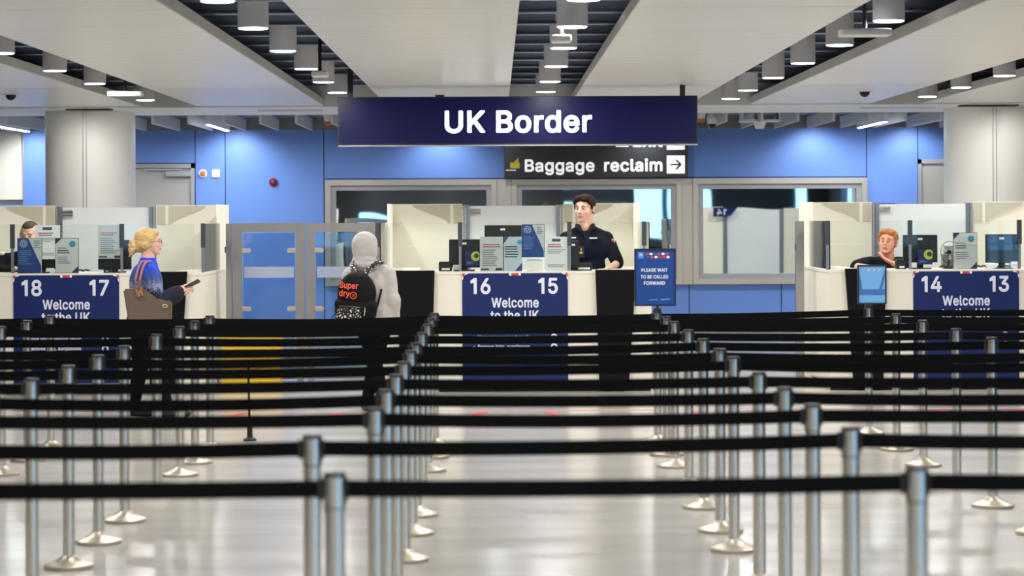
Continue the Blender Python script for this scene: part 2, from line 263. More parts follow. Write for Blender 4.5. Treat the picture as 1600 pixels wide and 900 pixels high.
'g':(435,'160,-169 249,-170 306,-155 340,-133 358,-115 373,-97 385,-73 394,-25 394,383 384,396 375,400 309,399 297,390 291,377 288,377 264,393 240,402 219,406 171,406 150,402 117,390 90,372 57,339 34,302 20,266 14,230 14,155 26,98 41,68 59,44 81,22 105,4 123,-5 156,-14 186,-18 234,-14 249,-11 282,7 287,8 289,5 289,-19 286,-31 276,-50 267,-59 255,-65 228,-74 189,-74 171,-71 146,-58 115,-25 105,-20 93,-21 84,-24 51,-42 32,-58 29,-64 30,-79 39,-95 66,-125 93,-146 111,-155 144,-167;189,82 177,85 153,97 144,106 134,122 125,143 119,170 119,215 128,251 140,275 150,287 168,299 186,306 204,309 219,306 234,303 253,293 264,282 274,266 286,236 289,218 292,191 289,167 280,131 271,113 261,101 234,85 216,82'),
'h':(420,'44,-19 117,-20 123,-17 132,-7 134,221 137,248 149,278 161,290 183,303 201,306 222,306 246,298 259,287 271,263 274,242 276,-7 285,-17 291,-20 360,-20 369,-17 378,-8 380,-1 380,239 376,284 367,320 348,351 321,378 291,396 252,406 204,406 186,402 165,396 141,381 135,380 132,516 117,528 51,528 42,525 33,516 32,509 32,-1 35,-10'),
'i':(177,'44,-19 117,-20 126,-14 133,-4 134,380 130,389 121,398 48,399 38,392 32,383 32,-1 35,-10;70,422 93,421 114,427 138,448 148,470 148,494 142,512 115,539 99,544 66,544 54,540 30,519 20,497 20,470 29,449 48,430'),
'k':(391,'44,-19 117,-20 132,-8 134,125 138,132 150,143 163,131 269,-4 284,-19 372,-20 379,-19 388,-10 391,-4 391,8 385,20 240,202 232,215 290,278 374,362 379,371 379,383 376,389 366,398 276,398 141,264 135,263 132,515 123,525 114,528 48,528 35,518 32,509 32,-1 35,-10'),
'l':(199,'110,-22 162,-24 183,-20 199,-7 202,2 190,62 174,75 143,74 138,80 134,101 134,509 132,515 124,524 114,528 48,528 35,518 32,509 32,59 38,35 52,11 72,-8 90,-17'),
'm':(620,'44,-19 117,-20 123,-17 132,-7 134,230 137,254 146,278 158,293 174,303 198,309 225,303 240,293 250,275 253,260 254,-1 255,-7 261,-14 273,-20 336,-20 345,-17 354,-7 356,245 362,272 372,291 389,302 411,309 423,309 438,306 456,297 466,287 472,272 476,251 476,32 476,-4 479,-10 489,-19 561,-20 570,-14 577,-4 577,287 565,332 546,360 531,375 507,393 486,402 444,408 402,405 378,399 354,387 321,359 282,393 252,405 225,408 189,405 159,395 138,382 117,399 48,399 35,389 32,380 32,-1 35,-10'),
'n':(420,'44,-19 117,-20 123,-17 132,-7 134,221 137,245 143,266 152,281 165,294 183,303 198,306 219,306 243,299 258,288 271,263 274,242 274,-1 276,-7 282,-14 294,-20 360,-20 367,-19 376,-10 380,-1 380,110 380,248 373,302 364,326 349,350 321,378 291,396 252,406 204,406 183,402 159,393 138,380 135,380 124,395 117,399 45,398 35,389 32,380 32,-1 35,-10'),
'o':(425,'176,-28 231,-30 255,-26 291,-14 322,5 358,41 373,62 388,92 400,140 400,170 404,185 400,233 388,284 373,314 358,335 321,372 285,393 242,404 183,406 162,402 123,390 99,375 68,347 44,317 26,281 17,245 14,221 14,155 17,131 26,95 44,59 75,22 108,-5 138,-20;207,68 189,70 165,79 150,91 140,104 128,128 122,152 118,170 118,206 128,248 149,284 177,303 210,309 228,306 249,297 258,291 274,275 292,233 298,197 298,182 292,143 286,125 271,98 256,83 243,76 228,70'),
'p':(434,'44,-163 117,-164 123,-161 132,-151 135,-1 141,-2 168,-20 204,-29 252,-30 285,-23 318,-8 345,13 358,26 385,62 403,107 409,140 412,176 410,236 403,269 391,302 376,329 357,352 342,366 318,384 294,396 255,405 204,406 183,402 156,390 138,378 135,379 132,387 124,395 114,400 48,399 42,396 33,386 32,-145 35,-154;204,70 185,77 170,86 152,110 140,140 137,158 134,179 134,203 143,248 152,269 164,284 174,294 201,306 219,309 234,306 249,303 270,291 286,272 301,236 307,200 307,179 304,155 295,125 283,101 273,89 258,79 237,70'),
'r':(269,'44,-19 117,-20 123,-17 132,-7 134,227 137,251 149,278 168,294 198,304 249,301 264,313 265,389 255,402 243,406 189,405 171,402 138,385 135,385 117,399 51,400 42,396 33,386 32,-1 35,-10'),
's':(375,'148,-28 207,-30 231,-26 264,-17 288,-5 301,5 334,38 349,68 352,86 352,128 346,152 333,174 309,198 276,219 150,253 140,260 131,272 131,281 141,296 168,309 186,311 207,309 231,296 241,284 248,269 264,256 276,256 330,269 342,280 344,302 340,314 328,338 300,370 282,384 258,396 213,406 162,406 141,402 108,393 90,384 77,374 45,342 32,320 26,296 26,254 32,227 48,202 66,184 81,172 111,157 222,129 237,120 244,110 244,95 235,83 216,73 186,66 156,70 132,82 125,89 114,114 99,126 78,126 33,116 18,102 17,77 26,50 38,32 63,6 93,-14 117,-23'),
't':(237,'158,-25 177,-26 210,-23 222,-17 232,-4 232,20 220,65 207,75 183,72 165,72 156,75 149,86 146,113 146,302 153,306 207,307 218,314 224,326 224,380 220,389 207,399 153,400 147,402 145,476 138,486 126,492 63,492 57,491 48,483 44,473 43,404 36,400 3,399 -10,389 -14,380 -14,326 -10,317 0,308 36,306 43,302 44,74 53,38 62,23 93,-8 117,-20'),
'u':(420,'154,-25 201,-26 222,-23 243,-17 273,-1 276,-1 288,-17 297,-20 363,-20 369,-17 378,-7 379,383 369,396 360,400 291,399 278,389 274,380 274,146 268,116 256,95 237,81 210,72 189,73 171,78 158,86 150,94 140,113 134,152 132,386 123,396 114,400 48,399 35,389 32,380 32,110 38,74 56,35 93,-2 120,-17'),
'v':(399,'152,-19 231,-20 237,-17 249,-5 391,365 390,386 381,396 375,399 300,399 286,389 280,380 208,179 198,151 195,148 192,149 109,380 99,394 87,400 15,399 4,392 -1,383 -1,362 17,314 141,-7'),
'x':(389,'14,-19 93,-20 102,-17 118,-1 189,104 194,101 260,-1 278,-19 357,-20 364,-19 373,-10 376,-1 375,15 253,191 254,197 369,365 370,380 367,389 354,399 273,398 258,384 198,292 189,285 127,380 108,398 27,399 14,389 10,380 12,364 124,200 126,194 5,17 2,8 2,-4'),
'y':(399,'76,-166 99,-168 129,-164 159,-152 177,-138 196,-118 211,-97 226,-67 256,11 391,365 390,386 381,396 372,400 300,399 287,389 275,365 198,152 195,148 191,152 109,380 103,389 90,399 18,400 9,396 0,386 -1,362 136,2 136,-10 130,-28 121,-49 112,-61 93,-68 75,-66 54,-67 44,-76 38,-85 29,-121 30,-148 45,-162'),
'•':(399,'160,74 222,73 246,79 258,85 271,95 303,127 313,143 322,167 326,191 325,218 322,239 310,266 300,279 268,311 252,321 230,329 165,330 150,327 126,315 113,305 87,279 77,263 68,242 64,224 64,179 68,161 77,140 92,119 113,98 132,85'),
' ':(190,''),
}

def text(name, body, cap, x, y, z, m, parent, align='LEFT', bold=0.0, width=None, back=False, spacing=1.0):
    """lettering standing in the XZ plane facing -Y; cap = capital height in metres; z = baseline"""
    cu = bpy.data.curves.new(name, 'CURVE'); cu.dimensions = '2D'; cu.fill_mode = 'BOTH'
    S = cap / 536.0; pen = 0.0; trk = 14
    for ch in body:
        adv, ls = GLYPHS[ch]
        if ls:
            for l in ls.split(';'):
                pts = [tuple(int(v) for v in q.split(',')) for q in l.split()]
                if len(pts) < 3: continue
                sp = cu.splines.new('POLY'); sp.points.add(len(pts) - 1); sp.use_cyclic_u = True
                for k, (a, b) in enumerate(pts): sp.points[k].co = ((pen + a) * S, b * S, 0, 1)
        pen += adv + trk
    cu.extrude = 0.0012; pass
    t = bpy.data.objects.new(name, cu); COL.objects.link(t)
    dg = bpy.context.evaluated_depsgraph_get(); dg.update()
    me = bpy.data.meshes.new_from_object(t.evaluated_get(dg)); bpy.data.objects.remove(t); bpy.data.curves.remove(cu)
    xs = [v.co.x for v in me.vertices]; mn = min(xs)
    sc = width / (max(xs) - mn) if width else 1.0
    org = ORG.get(parent.name, Vector((0, 0, 0))) if parent is not None else Vector((0, 0, 0))
    for v in me.vertices:
        a, b, c = v.co
        a = (a - mn) * sc
        v.co = Vector((x - a if back else x + a, y - c, z + b)) - org
    me.materials.clear(); me.materials.append(m)
    o = bpy.data.objects.new(name, me); COL.objects.link(o)
    if parent is not None: o.parent = parent
    ORG[o.name] = org
    return o

def blob(name, adders, m, parent, voxel=0.008, smooth=2, disp=None):
    """union of solids turned into one continuous skin"""
    mb = MB()
    for f in adders: f(mb)
    o = mb.build(name, m, parent)
    md = o.modifiers.new('r', 'REMESH'); md.mode = 'VOXEL'; md.voxel_size = voxel; md.use_smooth_shade = True
    if smooth:
        sm = o.modifiers.new('s', 'SMOOTH'); sm.factor = 0.5; sm.iterations = smooth
    if disp:
        tx = bpy.data.textures.new(name, 'CLOUDS'); tx.noise_scale = disp[1]
        dm = o.modifiers.new('d', 'DISPLACE'); dm.texture = tx; dm.strength = disp[0]; dm.mid_level = 0.5
    dg = bpy.context.evaluated_depsgraph_get(); dg.update()
    me = bpy.data.meshes.new_from_object(o.evaluated_get(dg))
    o.modifiers.clear(); old = o.data; o.data = me; bpy.data.meshes.remove(old)
    for p in me.polygons: p.use_smooth = True
    return o

# ------------------------------------------------------------ palette
M_edge = mat('ceiling_edge', (214, 212, 206), 0.5)
M_steel = mat('brushed_steel', (222, 219, 212), 0.12, 1.0, noise=0.06, nscale=40, stretch=(1, 1, 0.05))
M_frame = mat('frame_steel', (186, 180, 170), 0.36, 0.8, noise=0.05, nscale=30)
M_frameD = mat('frame_steel_side', (160, 160, 164), 0.4, 0.5)
M_alu = mat('upright_aluminium', (140, 146, 156), 0.35, 0.8)
M_clamp = mat('dark_clamp', (72, 76, 84), 0.4, 0.5)
M_black = mat('black_laminate', (8, 8, 9), 0.55, noise=0.1, spec=0.15)
M_plastic = mat('black_plastic', (16, 16, 18), 0.45)
M_belt = mat('black_webbing', (6, 7, 9), 0.85, noise=0.2, nscale=300, spec=0.12)
M_cream = mat('cream_laminate', (226, 220, 204), 0.45, noise=0.02, nscale=5)
M_film = mat('frosted_cream_film', (243, 238, 222), 0.5, noise=0.02, nscale=3)
M_beige = mat('tinted_clear_glass', (204, 199, 174), 0.15, noise=0.03, nscale=2, coat=0.5)
M_white = mat('white_paint', (232, 232, 230), 0.5)
M_frost = mat('frosted_glass_door', (236, 240, 240), 0.25, noise=0.02, nscale=2, coat=0.6)
M_blue = mat('blue_wall_panel', (98, 134, 202), 0.55, noise=0.03, nscale=2.0)
M_seam = mat('dark_seam', (18, 24, 48), 0.8)
M_navy = mat('navy_banner_print', (15, 34, 90), 0.4, noise=0.04, nscale=8, spec=0.3)
M_letter = mat('white_vinyl_letter', (216, 218, 232), 0.5)
M_doorg = mat('grey_door_paint', (158, 154, 148), 0.5, noise=0.02, nscale=4)
M_colm = mat('column_cladding', (236, 235, 230), 0.38, noise=0.02, nscale=3)
M_dark = mat('void_black', (10, 11, 13), 0.9)
M_beam = mat('beam_grey_blue', (140, 152, 178), 0.6, noise=0.1, nscale=8)
M_lamp = mat('lamp_grey', (222, 222, 228), 0.5)
M_hall = mat('hall_wall_grey', (84, 84, 88), 0.7)
M_base = mat('satin_steel_base', (186, 178, 162), 0.38, 0.9, noise=.05, nscale=30)
M_halll = mat('hall_wall_pale', (190, 184, 172), 0.7)
M_gatef = mat('gate_steel', (168, 165, 160), 0.3, 1.0, noise=.05, nscale=6)
M_hallr = mat('rear_wall_dark', (38, 40, 46), 0.7)
M_glow = mat('lamp_diffuser', (255, 255, 255), 0.5, emit=(238, 236, 255), es=9)
M_strip = mat('strip_diffuser', (255, 255, 255), 0.5, emit=(225, 235, 255), es=14)
M_red = mat('red_paint', (200, 52, 44), 0.5)
M_white2 = mat('paper_white', (240, 240, 240), 0.7)
M_paperg = mat('paper_grey', (206, 207, 208), 0.6, noise=0.03, nscale=10)
M_ink = mat('dark_print', (60, 62, 74), 0.8)
M_inkl = mat('pale_print', (130, 134, 144), 0.8)
M_inkr = mat('red_print', (170, 84, 88), 0.8)
M_inkb = mat('pale_blue_print', (110, 140, 190), 0.8)
M_glass = glass_mat('counter_glass', (251, 254, 252), 0.008)
M_gateglass = glass_mat('gate_glass', (225, 236, 240), 0.04)
M_ceil = ceil_mat()
M_floor = floor_mat()
# ============================================================ SETTING
HC = 1.30; ZC = CAMZ + HC          # underside of the ceiling panels
YB = -12.0; YW = 34.5              # window wall behind the viewer, blue wall ahead
XL, XR = -11.0, 11.0
o = build_top(MB().box(XL, XR, YB, YW + 0.4, -0.12, 0.0), 'floor', M_floor, (0, 0, 0), kind='structure')
build_top(MB().box(XL - 0.2, XL, YB, YW, 0, 4.1), 'wall_left', M_halll, (XL, 0, 0), kind='structure')
rw = MB(); rw.box(XR, XR + 0.2, YB, -9, 0, 4.1); rw.box(XR, XR + 0.2, 3, YW, 0, 4.1); rw.box(XR, XR + 0.2, -9, 3, 0, .06); rw.box(XR, XR + 0.2, -9, 3, 2.75, 4.1)
for k in range(5): rw.box(XR, XR + .1, -7.0 + k * 2.1, -6.88 + k * 2.1, .06, 2.75)
build_top(rw, 'wall_right', M_hall, (XR, 0, 0), kind='structure')
# window wall behind the viewer
wb = MB(); 
def wbk(x0, x1, z0, z1): wb.box(x0, x1, YB - 0.2, YB, z0, z1)
wbk(XL, XR, 0, .9); wbk(XL, XR, 2.55, 4.1)
for (xa, xc) in ((XL, -9.5), (-8, -4.5), (-3.4, 2.4), (4.3, 4.55), (5.56, 5.70), (6.05, 6.6), (7.0, 9.7), (10.1, XR)): wbk(xa, xc, .9, 2.55)
wbk(-9.5, -8, 1.8, 2.55); wbk(-4.5, -3.4, 1.68, 2.55); wbk(2.4, 4.3, 2.05, 2.45); wbk(2.4, 4.3, .9, 1.9)
build_top(wb, 'wall_rear', M_hallr, (0, YB, 0), kind='structure')
# ceiling: dark void lid with panels and beams
lid = build_top(MB().box(XL, XR, YB, YW + 0.4, 4.0, 4.1), 'ceiling', M_dark, (0, 0, 0), kind='structure'); ORG[lid.name] = Vector((0, 0, 0))
slots = [(-4.2, -3.55), (-2.04, -1.29), (0.15, 0.88), (2.3, 3.02), (4.46, 5.06)]
edges = [XL, -6.35, -5.7] 
panels = [(-10.7, -7.9), (-7.2, -5.72 + 0.0)]
px = [(-11.0, -4.2), (-3.55, -2.04), (-1.29, 0.15), (0.88, 2.3), (3.02, 4.46), (5.06, 11.0)]
def cpanel(x0, x1, y0, y1):
    mb = MB()
    mb.box(x0 + .004, x1 - .004, y0, y1, ZC, ZC + .004)
    pn = mb.build('panel', M_ceil, lid)
    mb = MB(); mb.box(x0, x1, y0, y1, ZC + .0045, ZC + .065)
    mb.box(x0, x0 + .02, y0, y1, ZC + .065, ZC + .085); mb.box(x1 - .02, x1, y0, y1, ZC + .065, ZC + .085)
    mb.build('panel_edge', M_edge, pn)
    return pn
YE = 29.4
for x0, x1 in px:
    ys = [YB + .1, -3.0, 6.0, 15.6, 25.15, YE]
    for a, b in zip(ys, ys[1:]): cpanel(x0, x1, a + .008, b - .008)
# bulkhead strip where the panels end
mb = MB(); mb.box(XL, XR, YE, 31.7, ZC - 0.015, ZC + .25)
bulk = build_top(mb, 'trim_1', M_white, (0, YE, ZC), kind='structure')
lidg = mat('plenum_grey', (120, 122, 126), 0.8)
ZP2 = 2.87
MB().box(XL, XR, 31.7, YW + .3, ZP2 + .18, ZP2 + .24).build('plenum_lid', lidg, lid)
MB().box(XL, XR, YW - .03, YW, ZP2 + .01, ZP2 + .2).build('shadow_gap', lidg, lid)
# fins between bulkhead and blue wall
for i in range(-18, 19):
    x = 0.2 + i * 0.46
    MB().box(x - .014, x + .014, 31.75, YW - .05, ZP2, ZP2 + .16).build('baffle', mat('baffle_grey', (205, 207, 210), 0.5), lid)
# beams crossing the void
nb = 0
y = 7.0
while y < 29.2:
    nb += 1
    mb = MB(); mb.box(-7.5, 7.5, y, y + .05, ZC + .19, ZC + .31); mb.box(-7.5, 7.5, y - .03, y + .08, ZC + .30, ZC + .31); mb.box(-7.5, 7.5, y - .03, y + .08, ZC + .18, ZC + .19)
    mb.build('beam', M_beam, lid)
    y += 1.12
M_duct = mat('duct_silver', (150, 154, 160), 0.5, 0.6, noise=0.15, nscale=6)
M_insul = mat('insulation_white', (205, 205, 200), 0.9, noise=0.1, nscale=12)
M_pred = mat('red_pipe', (150, 45, 40), 0.5)
for (x0, x1) in slots:
    for k in range(26):
        yy = 8 + k * 0.83 + random.uniform(-.2, .2)
        r = random.random()
        xa = random.uniform(x0 - .1, x0 + .35); xb = xa + random.uniform(.15, .6)
        zz = ZC + random.uniform(.40, .62)
        mm = M_insul if r < .3 else (M_pred if r < .42 else (M_duct if r < .7 else M_plastic))
        pts = [(xa, yy, zz), ((xa + xb) / 2, yy + .05, zz - .04), (xb, yy - .03, zz + .02)]
        MB().tube(pts, random.uniform(.012, .05), 8).build('pipe', mm, lid, smooth=True)
    for k in range(3):
        xx = x0 + .15 + k * .2
        MB().tube([(xx, 7, ZC + .55), (xx + .05, 18, ZC + .5), (xx - .02, 29, ZC + .55)], .015, 6).build('conduit', M_plastic if k % 2 else M_duct, lid, smooth=True)

# ---------------- blue wall ahead
def wx(p): return XX(p, YW, 260)
def wz(p, x=775): return ZZ(p, YW, x)
ZT = 4.0
wl, wr = wx(38), wx(1475)
wallb = MB()
# blocks of blue wall around doors and windows
W = [(508, 776), (799, 1065), (1082, 1354)]     # outer frames
def blk(x0, x1, z0, z1): wallb.box(x0, x1, YW, YW + .25, z0, z1)
zd = wz(256, 258); zw1 = wz(281, 650); zw0 = wz(446, 650)
blk(XL, wx(-40), 0, ZT); blk(wx(-40), wx(37), wz(203, 20), ZT); blk(wx(-40), wx(37), 0, wz(320, 20)) 
blk(wx(37), wx(196), 0, ZT)
blk(wx(196), wx(304), zd, ZT)
blk(wx(304), wx(508), 0, ZT)
blk(wx(508), wx(1354), zw1, ZT); blk(wx(508), wx(1354), 0, zw0)
blk(wx(1354), wx(1434), 0, ZT); blk(wx(1434), wx(1545), wz(249, 1450), ZT); blk(wx(1545), XR, 0, ZT)
wall = build_top(wallb, 'wall_back', M_blue, (0, YW, 0), kind='structure')
MB().box(XL, XR, YW + .3, YW + .4, 0, 4.1).build('backing', M_dark, wall)  # unseen slab added to stop sky light leaking round the window frames
sm = MB()
for p in (305, 352, 506, 1354, 1434): sm.box(wx(p) - .006, wx(p) + .006, YW - .004, YW, 0, 3.1)
for p in (1076, 640, 930, 1220): sm.box(wx(p) - .006, wx(p) + .006, YW - .004, YW, 0, zw0)
for a, b, z in ((211, 304, zd), (508, 1354, zw1 + .01)): sm.box(wx(a), wx(b), YW - .004, YW, z, z + .012)
sm.build('seam', M_seam, wall)
build_top(MB().box(wx(304) + .02, wx(1354), YW - .02, YW, 0, .1), 'baseboard_back', M_frameD, (0, YW, 0), kind='structure')
# cream recess at the far left with its rail
wp = MB().box(wx(-40), wx(37), YW + .1, YW + .25, wz(320, 20), wz(203, 20))
lp = build_top(wp, 'trim_2', M_cream, (wx(0), YW, 0), kind='structure')
MB().box(wx(-40), wx(37), YW + .02, YW + .08, wz(315, 20), wz(313, 20) + .01).build('rail', M_steel, lp)
MB().box(wx(36), wx(37.5), YW - .02, YW + .1, wz(320, 20), wz(203, 20)).build('edge_strip', M_frameD, lp)

M_pane = bpy.data.materials.new('dark_reflective_glass'); M_pane.use_nodes = True
_b = M_pane.node_tree.nodes['Principled BSDF']; _b.inputs['Base Color'].default_value = (0.84, 0.90, 0.89, 1); _b.inputs['Metallic'].default_value = 1.0; _b.inputs['Roughness'].default_value = 0.015
_n = M_pane.node_tree.nodes.new('ShaderNodeTexNoise'); _n.inputs['Scale'].default_value = 1.3; _n.inputs['Detail'].default_value = 0
_tc = M_pane.node_tree.nodes.new('ShaderNodeTexCoord'); M_pane.node_tree.links.new(_tc.outputs['Object'], _n.inputs['Vector'])
_bp = M_pane.node_tree.nodes.new('ShaderNodeBump'); _bp.inputs['Strength'].default_value = 0.10; _bp.inputs['Distance'].default_value = 0.02
M_pane.node_tree.links.new(_n.outputs[0], _bp.inputs['Height']); M_pane.node_tree.links.new(_bp.outputs['Normal'], _b.inputs['Normal'])
def frame_ring(mb, x0, x1, z0, z1, w, y0, y1):
    # mitred frame of four bars
    for q in ([(x0, z0), (x1, z0), (x1 - w, z0 + w), (x0 + w, z0 + w)], [(x0, z1), (x0 + w, z1 - w), (x1 - w, z1 - w), (x1, z1)],
              [(x0, z0), (x0 + w, z0 + w), (x0 + w, z1 - w), (x0, z1)], [(x1, z0), (x1, z1), (x1 - w, z1 - w), (x1 - w, z0 + w)]):
        mb.prism(q, y0, y1)
for n, (a, b) in enumerate(W):
    x0, x1 = wx(a), wx(b)
    w = empty('window_%d' % (n + 1), ((x0 + x1) / 2, YW, zw0), kind='structure')
    mb = MB(); frame_ring(mb, x0, x1, zw0, zw1, .075, YW - .07, YW + .06); mb.build('window_frame', M_frame, w)
    mb = MB(); frame_ring(mb, x0 + .075, x1 - .075, zw0 + .075, zw1 - .075, .07, YW - .02, YW + .1); mb.build('inner_frame', M_frameD, w)
    mb = MB(); mb.box(x0 + .145, x1 - .145, YW + .06, YW + .08, zw0 + .135, zw1 - .135)
    mb.build('pane', M_pane, w)
for n, (a, b) in enumerate(((776, 799), (1065, 1082))):
    build_top(MB().box(wx(a) + .004, wx(b) - .004, YW - .05, YW + .1, zw0, zw1), 'trim_%d' % (n + 3), M_frame, (wx(a), YW, 0), kind='structure')
# doors
def door(n, a, b, ztop, closer):
    x0, x1 = wx(a), wx(b)
    d = empty('door_%d' % n, ((x0 + x1) / 2, YW, 0), kind='structure')
    mb = MB(); mb.box(x0, x0 + .05, YW - .02, YW + .1, 0, ztop); mb.box(x1 - .05, x1, YW - .02, YW + .1, 0, ztop); mb.box(x0, x1, YW - .02, YW + .1, ztop - .06, ztop)
    mb.build('door_frame', M_frameD, d)
    MB().box(x0 + .055, x1 - .055, YW + .02, YW + .07, 0.01, ztop - .065).build('door_leaf', M_doorg, d)
    if closer:
        MB().box(wx(259), wx(299), YW - .06, YW + .02, wz(276, 280), wz(267, 280), .008).build('door_closer', M_frameD, d)
        MB().box(wx(226), wx(285), YW - .05, YW - .03, wz(266, 256), wz(264, 256)).build('closer_arm', M_steel, d)
    MB().tube([(x0 + .16, YW - .03, 1.0), (x0 + .16, YW - .06, 1.02), (x0 + .3, YW - .06, 1.02)], .011).build('door_handle', M_steel, d, smooth=True)
door(1, 196, 304, zd, True); door(2, 1434, 1545, wz(249, 1450), False)
# columns
for (pa, pb, seam) in ((72, 211, 133), (1476, 1640, 1554)):
    d = 30.6
    x0, x1 = XX(pa, d, 250), XX(pb, d, 250); r = (x1 - x0) / 2; cx = (x0 + x1) / 2
    c = build_top(MB().lathe(cx, d, [(r, 0), (r, ZC + .02)], 64), 'column', M_colm, (cx, d, 0), smooth=True, kind='structure')
    xs = XX(seam, d - r * .95, 250) - cx; yy = -math.sqrt(max(0, r * r - xs * xs))
    for s in (-1, 1):
        x_ = xs + s * .02; MB().box(cx + x_ - .004, cx + x_ + .004, d - math.sqrt(r * r - x_ * x_) - .004, d - math.sqrt(r * r - x_ * x_) + .02, 0, ZC).build('seam', M_frameD, c)
    # dark collar slot where it meets the bulkhead
    MB().lathe(cx, d, [(r * .75, ZC - .06), (r * .75, ZC + .05)], 32).build('collar', M_dark, c, smooth=True)

# ---------------- red floor line with ticks
mb = MB(); yl = 21.3
mb.box(-7, 7, yl, yl + .035, 0, .002)
rl = build_top(mb, 'floor_stripe', mat('faded_red_line', (196, 120, 110), 0.5), (0, yl, 0), 'thin faded red waiting line across the floor before the counters', 'floor marking')
for a in (375, 528, 748, 862, 1086, 1240, 1470, 1592):
    x = XX(a, yl, 640); s = 0.05 * (1 if a < 775 else -1)
    mb = MB(); mb.hexa([(x - .035 - s, yl - .5, 0), (x + .035 - s, yl - .5, 0), (x + .035 + s, yl - .1, 0), (x - .035 + s, yl - .1, 0)],
                       [(x - .035 - s, yl - .5, .002), (x + .035 - s, yl - .5, .002), (x + .035 + s, yl - .1, .002), (x - .035 + s, yl - .1, .002)])
    where = {375: 'left of the glass gate, in line with the yellow box', 528: 'in line with the black backpack', 748: 'in front of the number 16', 862: 'in front of the number 15',
             1086: 'just right of the PLEASE WAIT sign', 1240: 'in front of the open gate on the right', 1470: 'in front of the number 14', 1592: 'at the right end, past the number 13'}[a]
    build_top(mb, 'floor_tick', M_red, (x, yl - .3, 0), 'short red floor tick ' + where, 'floor marking', 'red ticks along the waiting line')

# ============================================================ CEILING THINGS
def lamp_proto():
    r = .108
    e = empty('ceiling_lamp', (0, 0, ZC - .0))
    MB().lathe(0, 0, [(r - .010, ZC + .012), (r - .008, ZC + .0), (r, ZC + .0), (r, ZC + .30), (.0001, ZC + .30)], 40).build('lamp_body', M_lamp, e, smooth=True)
    MB().lathe(0, 0, [(.0001, ZC - .005), (r - .010, ZC - .005), (r - .009, ZC + .012), (.0001, ZC + .012)], 40).build('diffuser', M_glow, e, smooth=True)
    MB().tube([(0, 0, ZC + .3), (0, 0, ZC + .95)], .012).build('hanger', M_plastic, e)
    return e
rows = {'far left': (-3.93, [19.7, 22.1, 24.3, 27.8]), 'left': (-1.68, [15.0, 17.2, 19.6, 22.0, 24.2, 26.3]),
        'middle': (0.535, [15.0, 17.2, 19.4, 21.8, 24.3, 26.3]), 'right': (2.67, [16.8, 19.2, 21.5, 23.8, 26.2, 28.1]), 'far right': (4.85, [21.4, 23.6, 25.8, 27.8])}
ordn = ['nearest', 'second from the viewer', 'third from the viewer', 'fourth from the viewer', 'fifth from the viewer', 'farthest']
first = lamp_proto(); used = False
def area(loc, size, power, color=(1, .985, .965), spread=176, rot=(0, 0, 0), shape='DISK', sy=None):
    l = bpy.data.lights.new('light', 'AREA'); l.shape = shape; l.size = size
    if sy: l.size_y = sy
    l.energy = power; l.color = color; l.spread = math.radians(spread)
    ob = bpy.data.objects.new('light', l); COL.objects.link(ob); ob.location = loc; ob.rotation_euler = rot
    return ob
PW = 19.0
for k, (x, ys) in rows.items():
    for i, y in enumerate(ys):
        if not used: c = first; used = True
        else: c = copy_tree(first)
        c.location = (x, y, ZC)
        nm = 'farthest' if i == len(ys) - 1 else ordn[i]
        tag(c, 'grey drum lamp in the %s ceiling gap, %s' % (k, nm), 'ceiling lamp', 'drum lamps in the ceiling gaps')
        area((x, y, ZC - .012), .17, PW)
    # lamps of the same rows outside the frame, as lights only
    y0 = ys[0]
    yy = y0 - 2.35
    while yy > YB + 1:
        area((x, yy, ZC - .012), .17, PW * (.6 if 0 < yy < 13 else 1)); yy -= 2.35
# strips between the fins
stripmid = {}
for (pa, ya, pb, yb, wh) in ((305, 181, 378, 203, 'above the red wall alarm'), (0, 192, 62, 203, 'at the far left edge'), (1376, 178, 1318, 190, 'on the right side')):
    d1 = 34.3; x = XX(pb, d1, yb); x = round((x - .2 - .23) / .46) * .46 + .2 + .23
    mb = MB(); mb.box(x - .03, x + .03, 31.9, 34.3, ZP2 - .005, ZP2 + .18)
    s = build_top(mb, 'strip_light', M_lamp, (x, 33, ZC), 'thin white strip light between the ceiling fins ' + wh, 'ceiling light', 'strip lights between the fins')
    MB().box(x - .024, x + .024, 31.95, 34.25, ZP2 - .012, ZP2 - .005).build('diffuser', M_strip, s)
    area((x, 32.9, ZP2 - .05), .06, 20, (.9, .95, 1), 175, shape='RECTANGLE', sy=1.6)
# wall washers giving the scallops
def spot(x, y, z, tx, ty, tz, e, ang=60, col=(.9, .95, 1)):
    l = bpy.data.lights.new('spot', 'SPOT'); l.energy = e; l.spot_size = math.radians(ang); l.spot_blend = .8; l.color = col; l.shadow_soft_size = .03
    ob = bpy.data.objects.new('spot', l); COL.objects.link(ob); ob.location = (x, y, z)
    ob.rotation_euler = (Vector((tx, ty, tz)) - Vector((x, y, z))).to_track_quat('-Z', 'Y').to_euler()
for p in (55, 372, 690, 1010, 1270, 1420): spot(wx(p), 33.95, ZP2 - .02, wx(p), 34.75, 1.7, 20, 125)
for k in range(7): area((-6.3 + k * 2.1, 32.8, ZP2 - .03), .1, 13, (.93, .96, 1))  # added fill lights without fittings, to brighten the blue wall between scallops
for p in (110, 180, 1500, 1590): spot(XX(p, 29.4), 29.2, ZC - .02, XX(p, 30.3), 30.2, 1.4, 11, 120, (1, .97, .92))
